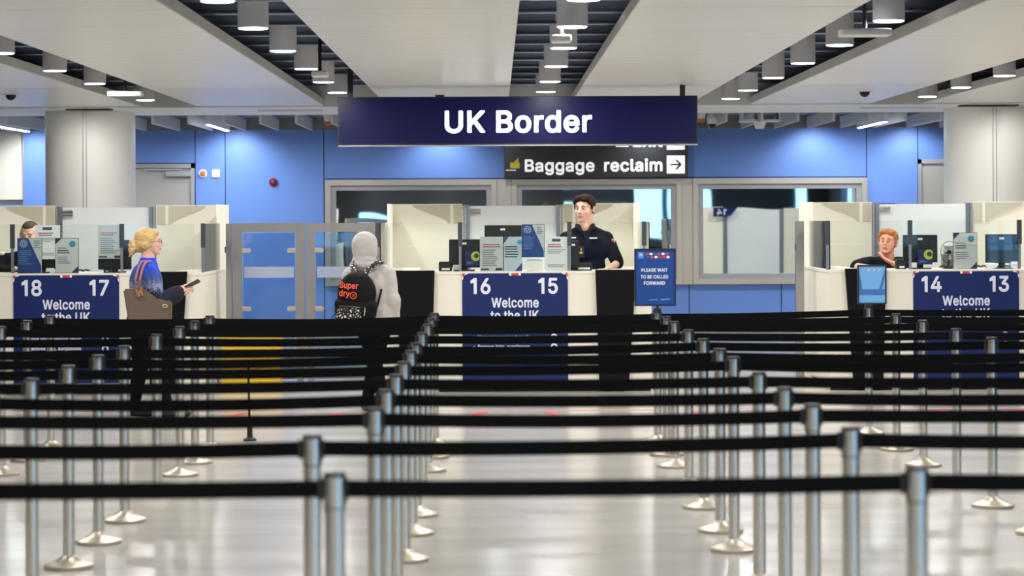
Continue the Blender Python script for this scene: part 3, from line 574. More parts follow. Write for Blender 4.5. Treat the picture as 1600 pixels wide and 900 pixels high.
# small ceiling devices
def dome(px_, py_, d, label, r=.055, black=True, name='dome_camera'):
    p = P(px_, py_, d)
    zt = ZC
    p.z = zt
    e = empty(name, p, label, 'security camera' if black else 'smoke detector', None)
    MB().lathe(p.x, p.y, [(.0001, zt - .012), (r * 1.5, zt - .01), (r * 1.6, zt), (.0001, zt)], 28).build('mount', M_white, e, smooth=True)
    MB().ball((p.x, p.y, zt - .012), (r, r, r)).build('dome', M_plastic if black else M_white, e, smooth=True)
def on_ceil(px_, py_):
    y = (py_ - CY) + ROLL * (px_ - CX); return -HC * F / y
dome(17, 147, on_ceil(17, 147), 'black dome camera on the far left ceiling panel')
dome(687, 147, on_ceil(687, 147), 'black dome camera on the ceiling just above the UK Border sign', .05)
dome(1351, 142, on_ceil(1351, 142), 'black dome camera on the right-hand ceiling panel')
for (a, b, lab, drop) in ((1113, 190, 'small black dome camera hanging below the fins right of the UK Border sign', .10), ):
    p = P(a, b, 32.4); e = empty('dome_camera', p, lab, 'security camera')
    MB().lathe(p.x, p.y, [(.0001, p.z - .03), (.07, p.z - .03), (.08, p.z + .05), (.03, p.z + .14), (.03, ZP2 + .18), (.0001, ZP2 + .18)], 24).build('housing', M_white, e, smooth=True)
    MB().ball((p.x, p.y, p.z - .04), .05).build('dome', M_plastic, e, smooth=True)
p = P(1187, 194, 32.4); e = empty('ceiling_speaker', p, 'white cone shaped speaker under a square ceiling frame near the fins', 'speaker')
MB().lathe(p.x, p.y, [(.0001, p.z - .06), (.055, p.z - .06), (.085, p.z + .03), (.0001, p.z + .03)], 24).build('cone', M_white, e, smooth=True)
mb = MB(); frame_ring2 = [(p.x - .26, p.x + .26)]
mb.box(p.x - .26, p.x + .26, p.y - .2, p.y + .2, p.z + .03, p.z + .055); mb.box(p.x - .25, p.x - .23, p.y - .19, p.y + .19, p.z + .055, p.z + .22); mb.box(p.x + .23, p.x + .25, p.y - .19, p.y + .19, p.z + .055, p.z + .22); mb.build('bracket', M_lamp, e)
for (a, b, lab) in ((196, 146, 'flat white round wireless unit in the far left ceiling gap'), (877, 60, 'white rounded wireless unit in the middle ceiling gap'), (1351, 50, 'flat white wireless unit hanging in the right ceiling gap'), (500, 115, 'white rounded wireless unit in the left ceiling gap')):
    d = -1.22 * F / ((b - CY) + ROLL * (a - CX)); p = P(a, b, d)
    w = .17 if a == 1351 or a == 196 else .07
    e = empty('wireless_unit', p, lab, 'wireless access point', 'wireless units in the ceiling gaps')
    MB().box(p.x - w, p.x + w, p.y - .09, p.y + .09, p.z - .03, p.z + .02, .012).build('casing', M_white, e)
    MB().tube([(p.x, p.y, p.z + .02), (p.x, p.y, p.z + .3)], .015).build('bracket', M_plastic, e)
p = P(540, 190, 31.9)
for (a, b, lab) in ((513, 190, 'small orange and white detector under the fins left of the UK Border sign'), (1095, 186, 'small orange and white detector under the fins right of the UK Border sign')):
    p = P(a, b, 32.2); e = empty('heat_detector', p, lab, 'detector', 'orange detectors by the fins')
    MB().lathe(p.x, p.y, [(.0001, p.z), (.05, p.z), (.07, p.z + .1), (.0001, p.z + .1)], 20).build('body', M_white, e, smooth=True)
    MB().lathe(p.x, p.y, [(.0001, p.z - .045), (.055, p.z - .04), (.055, p.z), (.0001, p.z)], 20).build('beacon', mat('orange_plastic', (222, 110, 40), 0.4), e, smooth=True)
p = P(1078, 115, 22)
# vents in the bulkhead
for (a0, a1, b, lab) in ((106, 176, 172, 'dark louvred vent in the ceiling strip above the left column'), (405, 505, 172, 'pale slotted vent in the ceiling strip left of centre'), (1345, 1460, 166, 'pale slotted vent in the ceiling strip on the right'), (1500, 1590, 168, 'dark louvred vent in the ceiling strip above the right column')):
    d = 30.2 if 'pale' in lab else 29.7; x0, x1 = XX(a0, d), XX(a1, d)
    e = empty('ceiling_vent', ((x0 + x1) / 2, d, ZC - .02), lab, 'vent', 'vents in the ceiling strip')
    mm = M_dark if 'dark' in lab else M_lamp
    MB().box(x0, x1, d - .12, d + .12, ZC - .022, ZC - .015).build('backing', mm, e)
    mb = MB()
    for k in range(5): mb.box(x0, x1, d - .11 + k * .05, d - .09 + k * .05, ZC - .032, ZC - .022)
    mb.build('slat', M_lamp if 'pale' in lab else M_clamp, e)
# wall devices
p = P(317, 271, YW - .03)
e = empty('fire_alarm_beacon', p, 'round orange beacon on the blue wall right of the grey door', 'alarm beacon')
MB().prism([(p.x + .055 * math.cos(k * PI / 12), p.z + .055 * math.sin(k * PI / 12)) for k in range(24)], YW - .03, YW).build('backplate', M_white, e)
MB().ball((p.x, YW - .03, p.z), (.042, .03, .042)).build('lens', mat('orange_plastic', (222, 110, 40), 0.4), e, smooth=True)
p = P(337, 271, YW - .03)
e = empty('call_point', p, 'small white square call point beside the orange beacon', 'switch')
MB().box(p.x - .055, p.x + .055, YW - .03, YW, p.z - .055, p.z + .055, .01).build('housing', M_white, e)
MB().box(p.x - .028, p.x + .028, YW - .036, YW - .03, p.z - .028, p.z + .028).build('button', M_paperg, e)
p = P(427, 285, YW - .03)
e = empty('red_alarm', p, 'round dark red alarm sounder on the blue wall panel', 'alarm sounder')
MB().prism([(p.x + .06 * math.cos(k * PI / 12), p.z + .06 * math.sin(k * PI / 12)) for k in range(24)], YW - .02, YW).build('base', mat('dark_red', (110, 20, 24), .4), e)
MB().ball((p.x, YW - .03, p.z), (.045, .035, .045)).build('dome', mat('dark_red', (110, 20, 24), .4), e, smooth=True)

# ============================================================ SIGNS
d = 25.0
a = P(528, 153, d); b = P(1090, 224, d)
x0, x1 = P(528, 190, d).x, P(1090, 190, d).x; z1 = P(809, 150.5, d).z; z0 = P(809, 226, d).z
e = empty('overhead_sign', ((x0 + x1) / 2, d, z0), 'large navy hanging sign reading UK Border in white letters', 'sign')
M_navys = mat('lit_navy_face', (8, 10, 52), 0.35, emit=(14, 18, 90), es=0.10, spec=.2)
M_lit = mat('lit_white_letter', (245, 246, 255), 0.4, emit=(250, 250, 255), es=1.0)
mb = MB(); mb.box(x0, x1, d, d + .12, z0, z1, .006); mb.build('sign_box', M_plastic, e)
MB().box(x0 + .012, x1 - .012, d - .004, d, z0 + .018, z1 - .012).build('sign_face', M_navys, e)
MB().box(x0, x1, d - .006, d + .12, z0 - .012, z0).build('bottom_trim', M_frameD, e)
tl = P(695, 206.5, d); tr = P(925, 206.5, d)
text('lettering', 'UK Border', 34 * d / F, tl.x, d - .005, ZZ(206, d, 809), M_lit, e, 'LEFT', .05, (tr.x - tl.x))
for pxx in (547, 1067):
    x = XX(pxx, d, 140); MB().box(x - .026, x + .026, d + .04, d + .08, z1, ZC + (.30 if pxx < 600 else 0.0)).build('hanger', M_plastic, e)
d = 34.2
x0, x1 = P(788, 250, d).x, P(1075, 250, d).x; z0 = P(930, 277.5, d).z; z1 = P(930, 203, d).z
e = empty('direction_sign', ((x0 + x1) / 2, d, z0), 'black sign with white Baggage reclaim lettering behind the UK Border sign', 'sign')
M_signk = mat('sign_black', (24, 25, 27), 0.35)
mb = MB(); mb.box(x0, x1, d, d + .1, z0, z1, .006); mb.build('sign_panel', M_signk, e)
M_lw = mat('sign_white', (235, 235, 235), 0.5, emit=(235, 235, 235), es=.3)
tl = P(820, 267, d); tr = P(1035, 267, d)
tm = P(929, 267, d); tn = P(944, 267, d)
text('lettering', 'Baggage', 19 * d / F, tl.x, d - .003, ZZ(267.3, d, 928), M_lw, e, 'LEFT', .05, tm.x - tl.x)
text('lettering', 'reclaim', 19 * d / F, tn.x, d - .003, ZZ(267.3, d, 928), M_lw, e, 'LEFT', .05, tr.x - tn.x)
text('lettering', 'Exit', 19 * d / F, P(989, 229, d).x, d - .003, ZZ(228.6, d, 1010), M_lw, e, 'LEFT', .05, P(1035, 229, d).x - P(989, 229, d).x)
for zc in (257, 220):
    xa, xb = P(1042, zc, d).x, P(1070, zc, d).x; c = P(1056, zc, d); h = (xb - xa) / 2
    MB().box(c.x - h, c.x + h, d - .003, d, c.z - h, c.z + h).build('arrow_plate', M_lw, e)
    mb = MB(); mb.box(c.x - h * .62, c.x + h * .5, d - .006, d - .003, c.z - .012, c.z + .012)
    for s in (-1, 1): mb.prism([(c.x + h * .66, c.z), (c.x + h * .15, c.z + s * h * .55), (c.x - h * .1, c.z + s * h * .55), (c.x + h * .4, c.z)], d - .006, d - .003)
    mb.build('arrow', M_signk, e)
c = P(804, 258, d)
mb = MB(); mb.box(c.x - .06, c.x + .07, d - .004, d, c.z - .045, c.z + .035); mb.prism([(c.x - .02, c.z + .03), (c.x + .05, c.z + .1), (c.x + .06, c.z + .03)], d - .004, d); mb.build('bag_symbol', mat('yellow_symbol', (205, 180, 40), .5), e)
MB().box(c.x - .12, c.x + .02, d - .004, d, c.z - .075, c.z - .065).build('belt_symbol', M_lw, e)
c = P(972, 226, d)
mb = MB(); frame_ring(mb, c.x - .085, c.x + .085, c.z - .03, c.z + .14, .012, d - .004, d); mb.build('exit_symbol', M_lw, e)
# ============================================================ QUEUE POSTS AND BELTS
ZP = 0.973
def post_proto():
    e = empty('queue_post', (0, 0, 0))
    MB().lathe(0, 0, [(.0001, 0), (.118, 0), (.120, .004), (.120, .016), (.114, .020), (.085, .028), (.055, .042), (.034, .058), (.0301, .062)], 40).build('base', M_base, e, smooth=True)
    MB().lathe(0, 0, [(.0295, .05), (.0295, .945)], 32).build('tube', M_steel, e, smooth=True)
    # cassette head: black sides, steel front and back
    h = MB().lathe(0, 0, [(.0300, .872), (.0312, .878), (.0312, .962), (.0322, .965), (.0322, ZP - .003), (.030, ZP), (.0001, ZP)], 32).build('head', M_plastic, e, smooth=True)
    for a in (-PI / 2, PI / 2):
        MB().lathe(0, 0, [(.0318, .876), (.0318, .962)], 14, a - 1.02, a + 1.02).build('face_plate', M_steel, h, smooth=True)
    return e
LINES = {
 'outer_left': (-4.85, [16.2, 17.1, 18.0], 'of the line beyond the left edge'),
 'far_left': (-3.24, [10.97, 11.91, 12.8, 13.7, 15.0, 16.2, 17.1, 18.0], 'in the leftmost queue line'),
 'left': (-2.06, [6.9, 8.1, 9.2, 10.08, 10.97, 11.91, 12.8, 13.7, 15.0, 16.1, 16.9, 17.8], 'in the queue line left of centre, passing the woman'),
 'mid': (-0.453, [6.90, 8.09, 9.22, 10.18, 11.14, 12.1, 13.1, 13.9, 15.1, 16.3, 17.2, 18.1], 'in the queue line running towards the number 16'),
 'right': (1.185, [7.0, 8.3, 9.3, 10.2, 11.2, 12.4, 13.15, 14.2, 15.3, 16.5, 17.3, 18.25], 'in the queue line ending at the PLEASE WAIT sign'),
 'outer_right': (4.5, [13.0, 14.2, 15.3, 16.5, 17.6, 18.9], 'of the line beyond the right edge'),
 'far_right': (2.84, [7.0, 8.3, 9.3, 10.2, 11.1, 12.2, 13.0, 14.2, 15.3, 16.5, 17.6, 18.9], 'in the rightmost queue line, ending at the blank blue sign'),
}
XPOS = {('mid', 8.09): -0.604}
for _y in (10.97, 11.91, 12.8, 13.7, 15.0): XPOS[('far_left', _y)] = -3.7
ordf = ['farthest', 'second farthest', 'third farthest', 'fourth farthest', 'fifth farthest', 'sixth farthest', 'seventh farthest', 'eighth farthest', 'ninth farthest', 'tenth farthest', 'eleventh farthest', 'nearest']
proto = post_proto(); used = False
POSTS = {}
for ln, (x, ys, where) in LINES.items():
    n = len(ys)
    for i, y in enumerate(ys):
        if not used: c = proto; used = True
        else: c = copy_tree(proto)
        xx = XPOS.get((ln, y), x)
        c.location = (xx, y, 0)
        c.rotation_euler = (0, 0, 0)
        k = n - 1 - i
        q = 'nearest' if i == 0 else ordf[k]
        tag(c, '%s steel queue post %s' % (q, where), 'queue post', 'steel queue posts with black belts')
        POSTS[(ln, i)] = (c, xx, y)
def belt(pa, pb, sag=.010):
    (c, xa, ya), (_, xb, yb) = pa, pb
    A = Vector((xa, ya, 0)); B = Vector((xb, yb, 0)); D = (B - A); L = D.length; u = D / L; A2 = A + u * .030; B2 = B - u * .030
    nrm = Vector((-u.y, u.x, 0)) * .0014
    mb = MB(); N = 12; rings = []
    for k in range(N + 1):
        t = k / N; p = A2.lerp(B2, t); s = 4 * t * (1 - t) * sag
        z1, z0 = .952 - s, .903 - s
        rings.append([mb.bm.verts.new(q) for q in (p + nrm + Vector((0, 0, z0)), p - nrm + Vector((0, 0, z0)), p - nrm + Vector((0, 0, z1)), p + nrm + Vector((0, 0, z1)))])
    for a, b in zip(rings, rings[1:]):
        for k in range(4): mb.bm.faces.new([a[k], a[(k + 1) % 4], b[(k + 1) % 4], b[k]])
    mb.bm.faces.new(rings[0]); mb.bm.faces.new(rings[-1])
    bmesh.ops.translate(mb.bm, verts=mb.bm.verts[:], vec=-Vector((xa, ya, 0)))
    o = mb.build('belt', M_belt, None); o.parent = c
    # clip that hooks into the neighbour
    mc = MB(); q = B2 - A; w = u * .015
    lo = [q + nrm * 3, q - nrm * 3, q - nrm * 4 - w, q + nrm * 4 - w]
    mc.hexa([v + Vector((0, 0, .896)) for v in lo], [v + Vector((0, 0, .957)) for v in lo])
    k = mc.build('belt_clip', M_plastic, None); k.parent = o
    mc = MB(); q = A2 - A; lo = [q + nrm * 3, q - nrm * 3, q - nrm * 4 + w * .5, q + nrm * 4 + w * .5]
    mc.hexa([v + Vector((0, 0, .894)) for v in lo], [v + Vector((0, 0, .959)) for v in lo])
    k = mc.build('belt_guide', M_plastic, None); k.parent = c
for i in range(12):
    belt(POSTS[('mid', i)], POSTS[('right', i)], random.uniform(.004, .012))
    belt(POSTS[('right', i)], POSTS[('far_right', i)], random.uniform(.004, .012))
    belt(POSTS[('mid', i)], POSTS[('left', i)], random.uniform(.004, .012)) if False else belt(POSTS[('left', i)], POSTS[('mid', i)], random.uniform(.004, .014))
for i in range(8): belt(POSTS[('far_left', i)], POSTS[('left', 4 + i)], .008)
for i in range(3): belt(POSTS[('outer_left', i)], POSTS[('far_left', 5 + i)], .008)
for i in range(6): belt(POSTS[('far_right', 6 + i)], POSTS[('outer_right', i)], .008)

# sign boards on the last posts
def post_sign(x, y, pxa, pya, pxb, pyb, label, kind):
    d = y - .01
    a = P(pxa, pya, d); b = P(pxb, pyb, d)
    e = empty('queue_sign', (x, y, ZP), label, 'sign')
    M_sf = mat('sign_frame_black', (14, 22, 40), .4)
    mb = MB(); frame_ring(mb, a.x, b.x, b.z, a.z, .010, d - .016, d + .012); mb.build('frame', M_sf, e)
    face = mat('sign_blue_face', (20, 66, 138), .3, coat=.3) if kind else mat('sign_pale_blue_face', (120, 178, 232), .12, coat=.6)
    MB().box(a.x + .009, b.x - .009, d - .008, d + .006, b.z + .009, a.z - .009).build('poster', face, e)
    mb = MB(); mb.box(x - .008, x + .008, d - .005, d + .01, ZP - .02, b.z + .004); mb.box(x - .028, x + .028, y - .028, y + .028, ZP + .0005, ZP + .022, .004); mb.build('mounting_bracket', M_plastic, e)
    return e, a, b, d
e, a, b, d = post_sign(1.185, 18.25, 991, 388.5, 1056, 478, 'blue framed sign on a queue post reading PLEASE WAIT TO BE CALLED FORWARD', True)
M_sgl = mat('sign_white_print', (225, 232, 242), .5)
for s, pa, pb, py in (('PLEASE WAIT', 1002, 1043, 424.5), ('TO BE CALLED', 1001, 1044, 435), ('FORWARD', 1006, 1039, 444.8)):
    q = P(pa, py, d)
    text('lettering', s, 5.3 * d / F, q.x, d - .010, q.z, M_sgl, e, 'LEFT', .03, P(pb, py, d).x - q.x)
q = P(997, 404, d); u = d / F
MB().box(q.x, q.x + 8.5 * u, d - .0095, d - .008, q.z, q.z + 10 * u).build('square_badge', mat('badge_blue', (70, 140, 205), .4), e)
text('badge_lettering', 'UK', 3.2 * u, q.x + 1.6 * u, d - .0105, q.z + 4.6 * u, M_sgl, e, 'LEFT', .03, 5 * u)
fl = [(200, 60, 60), (230, 230, 230), (60, 70, 140), (205, 70, 60), (228, 228, 228), (196, 60, 60)]
for r in range(2):
    for k in range(6):
        mm = mat('flag_%d' % ((k + r * 2) % 6), fl[(k + r * 2) % 6], .5)
        xa = q.x + (11.5 + k * 6.3 + r * 1.5) * u; zb = q.z + (0.5 + (1 - r) * 5) * u
        f = MB().box(xa, xa + 4.6 * u, d - .0095, d - .008, zb, zb + 3.4 * u).build('small_flag', mm, e)
        MB().box(xa + 1.4 * u, xa + 3.0 * u, d - .0102, d - .0095, zb + .8 * u, zb + 2.4 * u).build('flag_emblem', mat('flag_%d' % ((k + r * 2 + 3) % 6), fl[(k + r * 2 + 3) % 6], .5), f)
mb = MB()
for (pa, pb, pya, pyb) in ((1014, 1027, 468, 469.6), (1032, 1047, 467, 469.2)):
    q1 = P(pa, pyb, d); q2 = P(pb, pya, d); mb.prism([(q1.x, q1.z), (q2.x, q1.z + .005), (q2.x, q2.z + .005), (q1.x, q2.z)], d - .0095, d - .008)
mb.build('footer_mark', mat('badge_blue', (70, 140, 205), .4), e)
e, a, b, d = post_sign(2.84, 18.9, 1339.5, 414, 1385, 475, 'glossy pale blue framed sign on the last rightmost queue post, with no readable words', False)
u = d / F
mb = MB(); mb.box(a.x + .012, b.x - .012, d - .0095, d - .008, b.z + 14 * u, b.z + 23 * u)
mb.build('printed_band', mat('print_mid_blue', (62, 112, 178), .3, coat=.6), e); mb = MB()
mb.prism([(a.x + .012, a.z - .03), (a.x + .012, b.z + 23.2 * u), (a.x + .012 + 5 * u, b.z + 23.2 * u)], d - .0095, d - .008)
mb.prism([(b.x - .012, a.z - .03), (b.x - .012 - 9 * u, b.z + 23.2 * u), (b.x - .012 - 5 * u, b.z + 23.2 * u), (b.x - .012, b.z + 42 * u)], d - .0095, d - .008)
mb.build('printed_shapes', mat('print_mid_blue', (62, 112, 178), .3, coat=.6), e)
for k in range(6):
    MB().box(a.x + (12 + k * 4.2) * u, a.x + (14.8 + k * 4.2) * u, d - .0095, d - .008, a.z - 9.5 * u, a.z - 6.5 * u).build('small_flag', mat('pale_flag_%d' % (k % 2), ((170, 150, 190), (190, 210, 235))[k % 2], .5), e)

# ============================================================ GLASS GATES
def gate(pa, pb, d, label, name='glass_gate'):
    x0, x1 = P(pa, 470, d).x + .004, P(pb, 470, d).x - .004; z1 = P((pa + pb) / 2, 348.5, d).z; z0 = .06
    e = empty(name, ((x0 + x1) / 2, d, 0), label, 'gate', 'double glass gates beside the counters')
    w = .088
    mb = MB(); frame_ring(mb, x0, x1, z0, z1, w, d - .03, d + .03); mb.build('frame', M_gatef, e)
    MB().box(x0 + w + .012, x1 - w - .012, d - .005, d + .005, z0 + w + .012, z1 - w - .012).build('pane', M_gateglass, e)
    za, zb = P(420, 434, d).z, P(420, 417, d).z
    MB().box(x0 + w + .02, x1 - w - .02, d - .0075, d - .0055, za, zb).build('frosted_band', mat('frost_band', (150, 160, 184), .6), e)
    for s in (-1, 1):
        for py in (391.5, 482.5):
            zc = P(420, py, d).z; xa = x0 + w - .01 if s < 0 else x1 - w + .01; xb = xa - s * .075
            mb = MB(); mb.box(min(xa, xb), max(xa, xb), d - .016, d + .016, zc - .024, zc + .024, .006); mb.disc_y(xb, d - .0175, zc, .0245, .035); mb.build('patch_clamp', M_frame, e)
    for xf in (x0 + .05, x1 - .05): MB().box(xf - .03, xf + .03, d - .028, d + .028, 0, z0).build('foot', M_frameD, e)
    return e
gate(364, 477, 24.7, 'left leaf of the double glass gate, steel framed, beside counter 17')
gate(478, 591, 24.7, 'right leaf of the double glass gate, behind the person in the grey hood')
def gpost(pa, pb, d, label, zt=None):
    x0, x1 = P(pa, 470, d).x, P(pb, 470, d).x
    e = empty('gate_post', ((x0 + x1) / 2, d, 0), label, 'post', 'steel gate posts')
    MB().box(x0, x1, d - .04, d + .04, 0, (zt or 1.61), .004).build('upright', M_gatef, e)
    for z in (.35, 1.35): MB().box(x0 - .012, x0 + .004, d - .05, d - .03, z - .03, z + .03).build('hinge', M_steel, e)
gpost(354, 363, 24.7, 'slim steel gate post at the left side of the double glass gate')
gpost(592, 599, 24.7, 'slim steel gate post at the right side of the double glass gate')
gpost(1243, 1256, 24.7, 'steel gate post left of the booth for counters 14 and 13')
# yellow box and small stand
d = 24.15; a = P(345, 525, d); b = P(438, 560, d)
e = empty('yellow_box', ((a.x + b.x) / 2, d, 0), 'low yellow box on the floor in front of the left glass gate', 'box')
M_yel = mat('yellow_plastic', (222, 184, 40), .45)
MB().box(a.x, b.x, d, d + .32, .02, a.z - .05, .012).build('body', M_yel, e)
MB().box(a.x - .008, b.x + .008, d - .01, d + .33, a.z - .05, a.z, .01).build('lid', M_yel, e)
for xf in (a.x + .06, b.x - .06): MB().box(xf - .03, xf + .03, d + .03, d + .29, 0, .02).build('foot', M_plastic, e)
d = 18.6; p = P(390, 600, d)
e = empty('pedestal_stand', (p.x, d, 0), 'small black pedestal with a round top in front of the yellow box', 'stand')
MB().lathe(p.x, d, [(.0001, 0), (.05, 0), (.05, .012), (.022, .03), (.02, .1), (.0001, .1)], 20).build('base', M_plastic, e, smooth=True)
MB().tube([(p.x, d, .05), (p.x - .01, d, .56)], .009, 10).build('pole', M_plastic, e, smooth=True)
MB().lathe(p.x - .01, d, [(.0001, .545), (.04, .55), (.068, .57), (.068, .58), (.0001, .58)], 24).build('round_top', M_plastic, e, smooth=True)

# ============================================================ BORDER COUNTERS
D0 = 23.6; DB = 26.0; ZCT = 1.147
def tile(mbname, x0, x1, z0, z1, y, m, parent, t=.003):
    return MB().box(x0, x1, y - t, y, z0, z1).build(mbname, m, parent)
def lines_of_print(parent, x0, x1, z1, z0, y, n, m, name='print_lines', ragged=True):
    mb = MB(); h = (z1 - z0) / n
    for k in range(n):
        w = random.uniform(.6, 1.0) if ragged else 1
        zc = z1 - (k + .5) * h
        mb.box(x0, x0 + (x1 - x0) * w, y - .0012, y, zc - h * .2, zc + h * .2)
    return mb.build(name, m, parent)
def island(cx, num_l, num_r, where):
    X = lambda v: cx + v
    root = empty('border_counter', (cx, D0, 0), 'cream border counter numbered %s and %s with a navy Welcome to the UK panel' % (num_l, num_r), 'counter', 'border counters')
    # body: front and two side arms, open behind for the officers
    mb = MB()
    mb.box(X(-1.30), X(1.30), D0, D0 + .06, .06, ZCT - .03)
    for s in (-1, 1):
        mb.box(X(min(s * 1.30, s * 1.24)), X(max(s * 1.30, s * 1.24)), D0 + .06, DB + .1, .06, ZCT - .03)
    mb.build('counter_body', M_cream, root)
    mb = MB(); mb.box(X(-1.29), X(1.29), D0 + .02, D0 + .05, 0, .06); mb.build('plinth', M_dark, root)
    mb = MB(); mb.box(X(-1.305), X(1.305), D0 - .005, D0 + .62, ZCT - .03, ZCT, .004)
    for s in (-1, 1): mb.box(X(min(s * 1.305, s * .95)), X(max(s * 1.305, s * .95)), D0 + .62, DB - .5, ZCT - .03, ZCT, .004)
    mb.build('worktop', M_cream, root)
    # black podium faces
    for s in (-1, 1):
        q = [(s * .765, ZCT + .012), (s * 1.155, ZCT + .012), (s * 1.075, .03), (s * .80, .03)]
        q = [(X(a), b) for a, b in q]
        MB().prism(q, D0 - .05, D0 - .001).build('black_panel', M_black, root)
    # printed front panel
    bp = MB().box(X(-.503), X(.503), D0 - .012, D0 - .001, .10, ZCT - .018).build('printed_panel', M_navy, root)
    y = D0 - .013; zt = ZCT - .018
    for s in (-1, 1):
        mb = MB(); mb.prism([(X(s * .503), zt), (X(s * .445), zt), (X(s * .452), zt - .008), (X(s * .49), zt - .016), (X(s * .495), zt - .058), (X(s * .503), zt - .062)], y - .002, y); mb.build('flag_corner_white', M_white2, bp)
        mb = MB(); mb.prism([(X(s * .503), zt), (X(s * .475), zt), (X(s * .488), zt - .018), (X(s * .503), zt - .038)], y - .004, y - .002); mb.build('flag_corner_red', M_red, bp)
    MB().box(X(-.055), X(.055), y - .002, y, zt - .022, zt).build('flag_tab_white', M_white2, bp)
    MB().box(X(-.035), X(.035), y - .004, y - .002, zt - .022, zt).build('flag_tab_red', M_red, bp)
    text('counter_number', num_l, .148, X(-.425), y, .938, M_letter, bp, 'LEFT', .055, .192)
    text('counter_number', num_r, .148, X(.222), y, .938, M_letter, bp, 'LEFT', .055, .185)
    text('welcome_lettering', 'Welcome', .092, X(-.225), y, .806, M_letter, bp, 'LEFT', .045, .45)
    text('welcome_lettering', 'to the UK', .092, X(-.235), y, .684, M_letter, bp, 'LEFT', .045, .46)
    text('advice_lettering', '\u2022  Have your passport ready', .034, X(-.40), y, .508, M_letter, bp, 'LEFT', .035, .54)
    text('advice_lettering', '\u2022  Remove hats, sunglasses', .034, X(-.40), y, .416, M_letter, bp, 'LEFT', .035, .54)
    for zc in (.522, .430):
        mb = MB(); mb.prism([(X(.37 + .032 * math.cos(k * PI / 10)), zc + .032 * math.sin(k * PI / 10)) for k in range(20)], y - .001, y); ic = mb.build('face_symbol', M_letter, bp)
        mb = MB(); mb.prism([(X(.37 + .018 * math.cos(k * PI / 8)), zc - .006 + .018 * math.sin(k * PI / 8)) for k in range(16)], y - .002, y - .001); mb.build('symbol_centre', M_navy, bp)
    # glass screens on the worktop
    zt = 1.612; yg = D0 + .05
    for (a, b) in ((-1.29, -.53), (-.51, .51), (.53, 1.21)):
        for (za, zb) in ((ZCT + .002, 1.385), (1.392, zt)):
            MB().box(X(a), X(b), yg, yg + .008, za, zb).build('glass_screen', M_glass, root)
    for s in (-1, 1):
        xs = 1.285 * s if s < 0 else 1.285
        MB().box(X(xs - .004), X(xs + .004), yg + .02, 25.2, ZCT + .002, zt).build('glass_screen', M_glass, root)
    for xp in (-1.31, -.522, .522, 1.235 if cx > -1 and cx < 1 else 1.30):
        up = MB().box(X(xp - .021), X(xp + .021), yg - .012, yg + .022, 1.385, zt + .004).build('screen_clamp', M_clamp, root)
        MB().box(X(xp - .012), X(xp + .012), yg - .008, yg + .018, ZCT, 1.385).build('screen_post', M_alu, root)
    # tall screen at the back: frosted door between two uprights, film panels either side
    zb = 1.79
    MB().box(X(-.455), X(.455), DB + .01, DB + .022, .05, zb - .01).build('frosted_door', M_frost, root)
    for s in (-1, 1):
        MB().box(X(min(s * .455, s * .495)), X(max(s * .455, s * .495)), DB - .02, DB + .05, 0, zb).build('door_upright', M_alu, root)
        MB().box(X(min(s * .50, s * .525)), X(max(s * .50, s * .525)), DB - .02, DB + .03, 0, zb).build('door_upright', M_frameD, root)
        xa, xb = s * .53, s * 1.27
        MB().box(X(min(xa, xb)), X(max(xa, xb)), DB, DB + .02, .0, zb + .012).build('film_panel', M_film, root)
        # clear part of the film with its curved edge
        pts = [(s * .66, zb + .004), (s * 1.06, zb + .004)]
        for k in range(9):
            t = k / 8; pts.append((s * (1.06 - .08 * t - .30 * (t * t * (3 - 2 * t))), zb + .004 - .195 * (t if t < .99 else 1)))
        pts.append((s * .66, zb - .195))
        MB().prism([(X(a_), b_) for a_, b_ in pts], DB - .006, DB - .001).build('clear_window', M_beige, root)
        MB().box(X(min(s * .54, s * .625)), X(max(s * .54, s * .625)), DB - .006, DB - .001, zb - .195, zb + .004).build('clear_window', M_beige, root)
        xs = s * 1.27
        MB().box(X(xs - .012), X(xs + .012), 25.15, DB + .1, .0, zb + .012).build('side_panel', M_film, root)
        for zz in ((zb - .07),):
            if s < 0:
                for k in range(2): MB().tube([(X(-.45), DB - .03, zz + .018 - k * .036), (X(-.34), DB - .03, zz + .018 - k * .036)], .014, 12).build('door_hinge', M_steel, root, smooth=True)
    return root
CXC, CXL, CXR = XX(804.5, D0), XX(103.5, D0), XX(1509, D0)
isl_c = island(CXC, '16', '15', 'middle'); isl_l = island(CXL, '18', '17', 'left'); isl_r = island(CXR, '14', '13', 'right')
# number board on the rear of the right-hand booth, seen mirrored in the window glass
xb = 4.02; yb = DB + .14
e = empty('rear_number_board', (xb, yb, 1.62), 'small navy board numbered 14 on the rear of the right booth, mirrored in the window', 'sign')
pts = [(xb - .26, 1.79), (xb + .24, 1.79)] + [(xb + .24 - .46 * t, 1.79 - .17 * (0 if t < .1 else 1) * (1 if t > .45 else (t - .1) / .35)) for t in (.1, .2, .3, .4, .5, .6, .8, .95)] + [(xb - .26, 1.62)]
MB().prism(pts, yb, yb + .01).build('board', M_navy, e)
text('number', '14', .11, xb - .02, yb + .011, 1.65, M_letter, e, 'LEFT', .035, .18, back=True)
MB().box(xb - .1, xb + .1, DB + .02, yb, 1.70, 1.74).build('bracket', M_steel, e)

